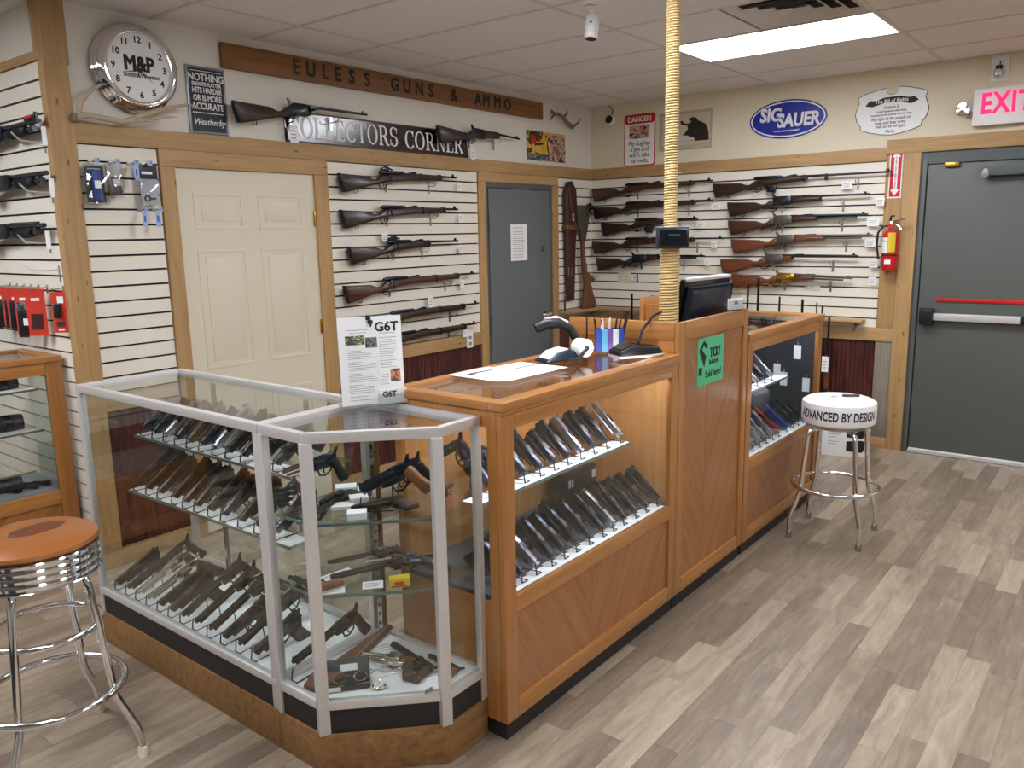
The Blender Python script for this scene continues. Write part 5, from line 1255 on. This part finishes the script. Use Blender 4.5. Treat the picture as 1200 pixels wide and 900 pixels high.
fl_text('G6T', .044, .057, .262, .0012); fl_bar(.03, .085, .241, .2425, 'ink_grey')
fl_bar(-.085, -.02, .207, .238, 'print_photo', 'photo'); fl_bar(-.018, .022, .195, .23, 'print_grey', 'photo'); fl_bar(.062, .096, .075, .118, 'print_peach', 'photo')
onsheet(MB().prism([(.010, .275), (.013, .284), (.008, .288), (-.002, .288), (-.007, .284), (-.004, .275), (.002, .264), (.004, .264)], -.0027, -.0022).build('emblem', 'ink', t))
fl_bar(-.08, -.005, .2555, .2572, 'ink_grey'); fl_bar(-.07, -.012, .2465, .248, 'ink_grey')
for k in range(24):
    if k % 6 == 5: continue
    z = .186-k*.0064; fl_bar(-.08, -.08+(.045 if k % 6 == 0 else random.uniform(.075, .098)), z, z+.0014, 'ink_grey')
for k in range(14): z = .226-k*.0078; fl_bar(.028, .028+random.uniform(.04, .064), z, z+.0014, 'ink_grey')
for k in range(5): z = .10-k*.008; fl_bar(.028, .056, z, z+.0014, 'ink_grey')
for k, z in enumerate((.032, .02)): fl_bar(-.08, -.02+.03*k, z, z+.0014, 'ink_grey')
fl_bar(.021, .0214, .07, .17, 'ink_grey')
bc = onsheet(MB().b(-.012, .004, -.006, .005, .288, .304, .002).build('binder_clip', 'black', t))
onsheet(MB().tube([(-.008, -.004, .29), (-.009, -.005, .268), (.001, -.005, .268), (0, -.004, .29)], .0008, 5).build('clip_wire', 'steel', t))
t2 = thing('business_cards', 'stack of business cards in a clear pocket on the flyer', 'cards', (1.853, 1.985, 1.1155), math.atan2(-.114, .206))
MB().b(-.048, .048, -.014, -.005, .006, .056, 0, Mt).build('card_stack', 'paper', t2); MB().b(-.052, .052, -.0165, -.0145, 0, .04, 0, Mt).build('pocket', 'acrylic', t2)
o = text('G6T', .026, 'ink', t2, -.012, -.0145, .038, bold=.0008); o.matrix_basis = Mt @ o.matrix_basis
# papers on the near oak case
t = thing('paper_sheets', 'white printed sheets lying on the near oak case top', 'paper', (2.36, 1.865, 1.1655), R(-2))
bx('sheet', 'paper', -.17, .19, -.12, .12, 0, .0015, t); bx('sheet', 'paper', -.20, .02, -.10, .14, .0016, .003, t)
MB().prism([(-.17, .06), (-.11, .075), (-.05, .07), (.0, .078), (.0, .086), (-.06, .088), (-.13, .095), (-.17, .085)], .0031, .0034, 0, Matrix(((1, 0, 0, 0), (0, 0, 1, 0), (0, 1, 0, 0), (0, 0, 0, 1)))).build('print_block', 'ink', t)
bx('print_block', 'ink', .05, .17, .02, .032, .0016, .002, t)
for k in range(5): bx('print_line', 'ink_grey', .04, .16, -.03-k*.014, -.025-k*.014, .0016, .002, t)
# label printer with white roll and curved scanner neck
t = thing('paper_roll_holder', 'white paper roll on a black holder by the oak counter back', 'paper roll', (2.74, 1.80, 1.1655), R(-20))
MB().lathe([(.012, 0), (.035, 0), (.037, .003), (.037, .058), (.035, .061), (.012, .061)], 32, Matrix.Translation((0, .03, .05)) @ Matrix.Rotation(R(90), 4, 'X')).build('paper_roll', 'white', t)
MB().cyl((0, -.034, .05), (0, .034, .05), .011).tube([(0, -.036, .05), (-.045, -.04, .016), (-.05, -.04, .004)], .007, 8).build('arm', 'black', t)
MB().prism([(-.17, 0), (.04, 0), (.03, .02), (-.06, .045), (-.12, .035), (-.17, .006)], .0, .10, .006).build('base', 'navy', t)
MB().prism([(-.165, .0), (-.115, .034), (-.06, .044), (-.06, .05), (-.12, .04), (-.17, .004)], .01, .09, .002).build('tear_plate', 'paper_grey', t)
t = thing('handheld_scanner', 'black curved barcode scanner standing behind the paper roll', 'scanner', (2.86, 1.93, 1.1655), R(-40))
MB().b(-.05, .05, -.04, .04, 0, .02, .008).build('stand_foot', 'black', t)
MB().tube([(.03, 0, .015), (.02, 0, .06), (-.01, 0, .11), (-.06, 0, .135), (-.12, 0, .13), (-.16, 0, .115)], [.024, .02, .018, .022, .026, .022], 12).build('body', 'black', t)
MB().tube([(-.02, 0, .134), (-.07, 0, .158), (-.12, 0, .153)], .008, 8).build('top_trim', 'alu_light', t)
# pen box
t = thing('pen_box', 'striped cardboard pen box in front of the tall counter side', 'pen holder', (3.0, 1.83, 1.1655), R(-50))
for x0, mt in ((-.06, 'pen_blue'), (-.036, 'pen_cyan'), (-.012, 'pen_purple'), (.012, 'paper'), (.036, 'pen_blue')): bx('stripe', mt, x0, x0+.024, -.031, -.029, 0, .10, t)
MB().b(-.06, -.058, -.029, .029, 0, .10).b(.058, .06, -.029, .029, 0, .10).b(-.06, .06, .027, .029, 0, .10).b(-.06, .06, -.029, .029, 0, .003).build('carton', 'pen_blue', t)
for i, (x, mt, dx) in enumerate([(-.045, 'black', -.02), (-.03, 'white', .0), (-.02, 'black', -.015), (-.002, 'ivory', .005), (.014, 'black', .02), (.026, 'grip_dark', .025), (.04, 'black', .035), (.048, 'black', .03)]):
    p = thing('pen', ['black pen leftmost in the pen box', 'white marker in the pen box', 'thin black pen beside the white marker', 'ivory pen in the middle of the pen box', 'black pen right of the ivory pen', 'brown pen in the pen box', 'leaning black pen in the pen box', 'black pen rightmost in the pen box'][i], 'pen', (3.0+x*.64, 1.83-x*.76, 1.170), (0, 0, 0), 'pens in the pen box')
    h_ = .13-.004*(i % 3); MB().tube([(0, 0, 0), (dx*.6, -dx*.7, h_)], .0045 if i != 1 else .007, 8).build('barrel', mt, p); MB().tube([(dx*.6, -dx*.7, h_), (dx*.66, -dx*.77, h_+.012)], [.0045, .0025], 8).build('tip', mt, p)
t = thing('antenna_rod', 'thin black rod standing beside the pen box', 'antenna', (2.93, 1.90, 1.1655), 0)
MB().lathe([(0, 0), (.012, 0), (.01, .01), (0, .01)], 12).build('foot', 'black', t); MB().tube([(0, 0, .008), (0, 0, .165)], [.0045, .0035], 8).build('rod', 'black', t)
# card terminal
t = thing('card_terminal', 'black payment terminal at the front of the tall counter side', 'terminal', (2.93, 1.66, 1.1655), R(-28))
MB().prism([(-.10, 0), (.10, 0), (.105, .02), (.085, .04), (-.04, .055), (-.10, .03)], -.05, .05, .006).build('body', 'black', t)
MB().prism([(-.103, .001), (.103, .001), (.103, .012), (-.103, .012)], -.053, .053, .004).build('base_trim', 'alu_light', t)
MB().prism([(-.01, .053), (.075, .044), (.075, .046), (-.01, .056)], -.038, .038).build('screen', 'black_gloss', t)
MB().prism([(-.09, .036), (-.045, .055), (-.045, .058), (-.09, .039)], -.04, .04).build('keypad', 'gun_grey', t)
MB().tube([(.04, .04, .05), (.08, .07, .10), (.15, .10, .15), (.20, .11, .165)], .006, 8).build('cable', 'navy', t)
# monitor, card holder, pole with its display
t = thing('computer_monitor', 'back of a dark monitor behind the tall counter front', 'monitor', (3.63, 1.74, 1.02), R(-4))
MB().b(-.225, .225, -.01, .02, .16, .44, .01, Matrix.Rotation(R(10), 4, 'X')).build('screen_frame', 'black_gloss', t)
MB().prism([(-.21, .18), (.21, .18), (.20, .41), (-.20, .41)], -.045, -.008, .03, Matrix.Rotation(R(10), 4, 'X')).build('back_shell', 'navy', t)
MB().b(-.215, .215, -.012, .024, .432, .446, .004, Matrix.Rotation(R(10), 4, 'X')).build('top_edge', 'paper_grey', t)
MB().b(-.03, .03, .0, .03, .01, .25).b(-.12, .12, -.06, .10, 0, .015, .005).build('stand', 'black', t)
t = thing('card_holder', 'clear card holder on the tall counter top edge', 'card holder', (3.69, 1.552, 1.2955), R(-20))
MB().b(-.055, .055, -.012, .02, 0, .004).b(-.055, .055, -.012, -.009, 0, .05).b(-.055, .055, .016, .02, 0, .09).build('acrylic_body', 'acrylic', t); MB().b(-.045, .045, -.008, .004, .006, .058).build('card_stack', 'paper', t)
bx('print_line', 'ink_grey', -.012, .012, -.0086, -.0078, .03, .045, t)
t = thing('rope_pole', 'tall pole wrapped in tan sisal rope from counter to ceiling', 'pole', (3.335, 1.718, 1.02), 0)
def helix(z0, z1, r, pitch, n=14): 
    k = int((z1-z0)/pitch*n); return [(r*math.cos(2*math.pi*i/n), r*math.sin(2*math.pi*i/n), z0+(z1-z0)*i/k) for i in range(k+1)]
MB().cyl((0, 0, 0), (0, 0, ZC-1.02), .0245, None, 16).build('core', 'rope_core', t); MB().cyl((0, 0, 0), (0, 0, .61), .0385, None, 16).build('core', 'rope_core', t)
MB().tube(helix(.005, .61, .0412, .0125), .0056, 6).build('rope_wrap', 'rope', t); MB().tube(helix(.60, ZC-1.025, .0262, .0115), .0051, 6).build('rope_wrap', 'rope', t)
m = MB()
for k in range(46):
    z = random.uniform(.7, 1.75); a = random.uniform(0, 6.28); r = .029; c, s = math.cos(a), math.sin(a); l = random.uniform(.006, .022)
    m.tube([(r*c, r*s, z), ((r+l*.6)*c, (r+l*.6)*s, z+random.uniform(-.006, .008)), ((r+l)*c, (r+l)*s, z+random.uniform(-.012, .014))], .0005, 3)
o = m.build('loose_fibres', 'rope', t); o['kind'] = 'stuff'
t = thing('pole_display', 'small dark customer display clamped on the rope pole', 'display', (3.335, 1.718, 1.60), R(-52))
MB().prism([(-.07, 0), (.07, 0), (.07, .092), (-.07, .092)], -.075, -.032, .004).build('housing', 'navy', t); bx('face', 'black_gloss', -.058, .058, -.0765, -.0748, .012, .08, t)
bx('digits', 'green_led', -.02, .03, -.0772, -.0764, .055, .062, t); bx('top_plate', 'paper_grey', -.07, .07, -.075, -.032, .0922, .095, t); MB().b(-.04, .04, -.031, -.028, .02, .07).build('clamp', 'black', t)
# green paper sign
t = thing('paper_sign', 'green paper sign reading sold here on the tall counter', 'sign', (3.425, FY+.0095, .985), 0)
bx('sheet', 'green_paper', -.138, .138, -.002, 0, 0, .216, t)
text('TICKY', .062, 'ink', t, .045, -.0024, .14, sx=.62, bold=.0015); text('holsters', .036, 'ink', t, .03, -.0024, .10, bold=.0003, sx=.85); text('Sold here!', .046, 'ink', t, .028, -.0024, .045, bold=.0003, sx=.9)
MB().prism([(-.12, .17), (-.075, .205), (-.03, .175), (-.055, .165), (-.075, .185), (-.095, .165), (-.05, .13), (-.07, .085), (-.12, .155)], -.0026, -.0018).build('emblem', 'ink', t); bx('stamp', 'ink', -.125, -.092, -.0026, -.0018, .05, .085, t)

# ------------------------------------------------------------------ far corner floor box and stool top items
t = thing('product_box', 'white carton with two black devices printed behind the white stool', 'box', (6.15, 1.685, 0), R(-70))
bx('carton', 'white', -.17, .16, -.08, .13, 0, .30, t, .002)
for z in (.04, .145):
    MB().prism([(.0, z), (.11, z-.006), (.125, z+.02), (.125, z+.08), (.10, z+.085), (.0, z+.075)], -.0812, -.0798).build('device_print', 'black', t)
    MB().prism([(.045, z+.04), (.075, z+.037), (.075, z+.055), (.045, z+.058)], -.0818, -.081).build('device_mark', 'ink_grey', t)
for k in range(9): bx('print_line', 'ink_grey', -.125, -.03-.02*(k % 3), -.0812, -.0798, .235-k*.018, .239-k*.018, t)
bx('corner_tape', 'black', .158, .1608, -.03, .05, .05, .2, t)
t = thing('folding_knife', 'small grey folding knife lying on the white stool seat', 'knife', (4.475, 1.215, .779), R(-55))
MB().prism([(-.045, -.010), (.045, -.012), (.05, .0), (.04, .011), (-.04, .010)], 0, .012, .003, Matrix(((1, 0, 0, 0), (0, 0, 1, 0), (0, 1, 0, 0), (0, 0, 0, 1)))).build('handle', 'gun_grey', t); MB().b(-.03, .02, -.006, .006, .0121, .013).build('inlay', 'nickel', t)
t = thing('tag_on_stool', 'small white price tag lying on the white stool seat', 'tag', (4.435, 1.285, .7785), R(-20)); bx('card', 'paper_grey', -.03, .03, -.018, .018, 0, .001, t); bx('print_line', 'ink_grey', -.02, .01, -.003, .003, .001, .0015, t)

# ------------------------------------------------------------------ packs hanging left of the white door
def peg(label, x, z, l=.11, name='peg_hook'):
    h = thing(name, label, 'hook', (x, YA, z), 0, 'peg hooks left of the white door')
    bx('plate', 'steel', -.012, .012, -.003, 0, -.012, .008, h); MB().tube([(0, -.003, 0), (-.004, -l*.8, -.002), (-.008, -l, .008)], .0022, 6).build('wire', 'steel', h); bx('label_holder', 'ice_blue', -.02, .004, -l*.82, -l*.8, -.012, .012, h)
for x, z, lb in ((1.935, 2.063, 'peg hook holding the blue blister pack'), (2.035, 2.063, 'peg hook holding the clear bag'), (2.13, 2.063, 'peg hook with a long clear strip'), (2.20, 2.063, 'peg hook holding the black topped bag'), (2.16, 1.835, 'left empty peg hook under the black topped bag'), (2.235, 1.835, 'right empty peg hook under the black topped bag')): peg(lb, x, z)
t = thing('blister_pack', 'clear blister pack with a blue tool left of the white door', 'package', (1.925, YA-.055, 1.865), 0)
bx('card', 'plate_black', -.045, .045, .004, .006, .0, .175, t); MB().prism(rrect(.056, .098, .012), -.016, .003, .004).build('shell', 'blister', t, (0, 0, .085))
MB().prism(rrect(.02, .072, .016), -.012, .003, .004).build('blue_tool', 'pack_blue', t, (.004, 0, .082)); bx('sticker', 'paper', -.012, .018, -.0168, -.0158, .068, .104, t); bx('print_band', 'paper', -.032, .03, .0034, .0042, .158, .163, t)
t = thing('clear_bag', 'clear plastic bag with a grey holster beside the blue pack', 'package', (2.02, YA-.055, 1.89), 0)
MB().prism(rrect(.042, .085, .006), -.008, .006, .003).build('bag', 'blister', t, (0, 0, .085)); MB().prism([(-.03, .01), (.02, .01), (.035, .03), (.03, .06), (-.005, .055), (-.022, .11), (-.036, .10)], -.006, .004, .003).build('holster', 'gun_grey', t); bx('label', 'paper_grey', -.01, .02, -.0092, -.0084, .07, .09, t)
t = thing('clear_bag', 'black topped clear bag with a small swivel left of the white door', 'package', (2.195, YA-.055, 1.855), 0)
bx('header', 'plate_black', -.048, .048, -.004, .004, .135, .205, t, .001); MB().prism(rrect(.05, .068, .005), -.006, .005, .002).build('bag', 'blister', t, (0, 0, .068)); bx('insert', 'paper_grey', -.046, .046, .0, .002, .005, .132, t); bx('print_band', 'paper', -.036, .02, -.0048, -.0038, .155, .168, t)
MB().tube([(-.015+.014*math.cos(a), -.004, .035+.014*math.sin(a)) for a in [2*math.pi*i/14 for i in range(14)]], .004, 6, True).b(0, .028, -.007, -.001, .031, .039).build('swivel', 'gun_grey', t)
for i, (x, z) in enumerate(((2.115, 2.05), (2.135, 1.822), (2.205, 1.822))):
    t = thing('price_strip', ['long clear blue price strip between the two bags', 'left blue price strip on an empty peg hook', 'right blue price strip on an empty peg hook'][i], 'tag', (x, YA-.095, z), 0, 'blue price strips'); bx('strip', 'ice_blue', -.013, .013, -.001, 0, -.075, 0, t); bx('print_block', 'pen_blue', -.005, .004, -.0015, -.001, -.05, -.02, t)
# red packs hanging in the alcove
for i, (y, z, dp) in enumerate(((4.86, 1.455, .09), (4.77, 1.455, .10), (4.68, 1.455, .09), (4.59, 1.455, .10), (4.50, 1.455, .10), (4.40, 1.455, .085), (4.215, 1.455, .05))):
    h = thing('peg_hook', 'long wire peg hook over the alcove case, %s from the corner post' % ORD[6-i], 'hook', (XC, y, z), FACE_X, 'alcove peg hooks'); bx('plate', 'steel', -.01, .01, -.003, 0, -.03, .012, h); MB().tube([(0, -.003, 0), (0, -dp, -.004), (0, -dp-.015, .006)], .0028, 6).build('wire', 'steel', h)
    if i < 6:
        hh = .235 if i > 3 else .20
        t = thing('red_blister_pack', 'red carded magazine pack on the alcove slats, %s from the corner post' % ORD[6-i], 'package', (XC-dp+.02, y, z-hh-.005), (0, 0, FACE_X+R(55 if i < 4 else 48)), 'red packs on the alcove slats')
        bx('card', 'red_card', -.045, .045, -.001, .001, 0, hh, t); bx('arrow_print', 'paper', -.02, .02, -.0016, -.001, hh-.06, hh-.045, t)
        if i == 5:
            bx('print_block', 'leather', -.028, .028, -.0016, -.001, .03, .11, t)
        else:
            MB().prism([(-.035, -.01), (.008, -.012), (.014, .13), (-.03, .14)], -.022, -.001, .004).build('magazine', 'gun_black', t); bx('sticker', 'paper', -.005, .022, -.0232, -.022, .05, .085, t) if i == 4 else bx('sticker', 'paper', .018, .036, -.0018, -.001, .02, .05, t)
            bx('photo', 'print_grey', -.038, .038, -.0018, -.001, hh-.105, hh-.068, t)
    else:
        t = thing('red_blister_pack', 'narrow red carded pack hanging alone by the corner post', 'package', (XC-dp+.01, y-.02, z-.215), (0, 0, FACE_X+R(40)), 'red packs on the alcove slats')
        bx('card', 'red_card', -.036, .036, -.001, .001, 0, .20, t); MB().prism(rrect(.016, .035, .004), -.018, -.001, .003).build('grip_insert', 'gun_black', t, (-.006, 0, .11)); bx('sticker', 'paper', -.006, .024, -.0016, -.001, .145, .178, t); bx('small_part', 'gun_grey', -.018, .018, -.008, -.001, .035, .055, t); bx('arrow_print', 'paper', -.014, .014, -.0016, -.001, .010, .02, t)
# inside the alcove case
def flashlight(label, x, y, z, az, l=.09, r=.011):
    t = thing('flashlight', label, 'flashlight', (x, y, z+r*1.35), (0, 0, R(az)), 'flashlights in the alcove case')
    M = Matrix.Rotation(R(90), 4, 'Y'); MB().lathe([(0, -l/2), (r, -l/2), (r, l*.12), (r*1.35, l*.22), (r*1.35, l/2), (r*1.1, l/2)], 16, M).build('body', 'black', t); MB().lathe([(0, l/2-.003), (r*1.12, l/2-.003), (r*1.12, l/2-.001), (0, l/2-.001)], 16, M).build('lens', 'paper_grey', t)
    MB().tube([(-l*.4, r*.9, 0), (l*.05, r*1.15, 0)], .002, 5).build('clip', 'gun_grey', t)
flashlight('small black flashlight lying rightmost in the alcove case', 1.64, 4.43, .435, -60); flashlight('small black flashlight left of the rightmost one', 1.575, 4.42, .435, -55); flashlight('black flashlight behind the front ones in the alcove case', 1.585, 4.47, .435, -65, .075); flashlight('black flashlight at the picture edge in the alcove case', 1.50, 4.42, .435, -60, .085, .012)
for i, (x, z, lb) in enumerate(((1.50, .954, 'black cylindrical case on the top alcove shelf'), (1.50, .742, 'larger black cylindrical case on the middle alcove shelf'), (1.46, .435, 'black pouch on the alcove case floor'))):
    r = (.03, .042, .035)[i]; t = thing('optic_case', lb, 'case', (x, 4.47, z+r), R(-8), 'optic cases in the alcove')
    M = Matrix.Rotation(R(90), 4, 'Y'); MB().lathe([(0, -.16), (r*.9, -.16), (r, -.14), (r, .08), (r*.92, .10), (r*.7, .102), (r*.7, .09), (0, .09)], 24, M).build('body', 'polymer', t); MB().lathe([(r*1.01, .02), (r*1.03, .02), (r*1.03, .05), (r*1.01, .05)], 24, M).build('ring', 'gun_black', t)
card('white card lying on the alcove case floor', 1.60, 4.55, .436, .09, .04, -20)['group'] = 'alcove cards'
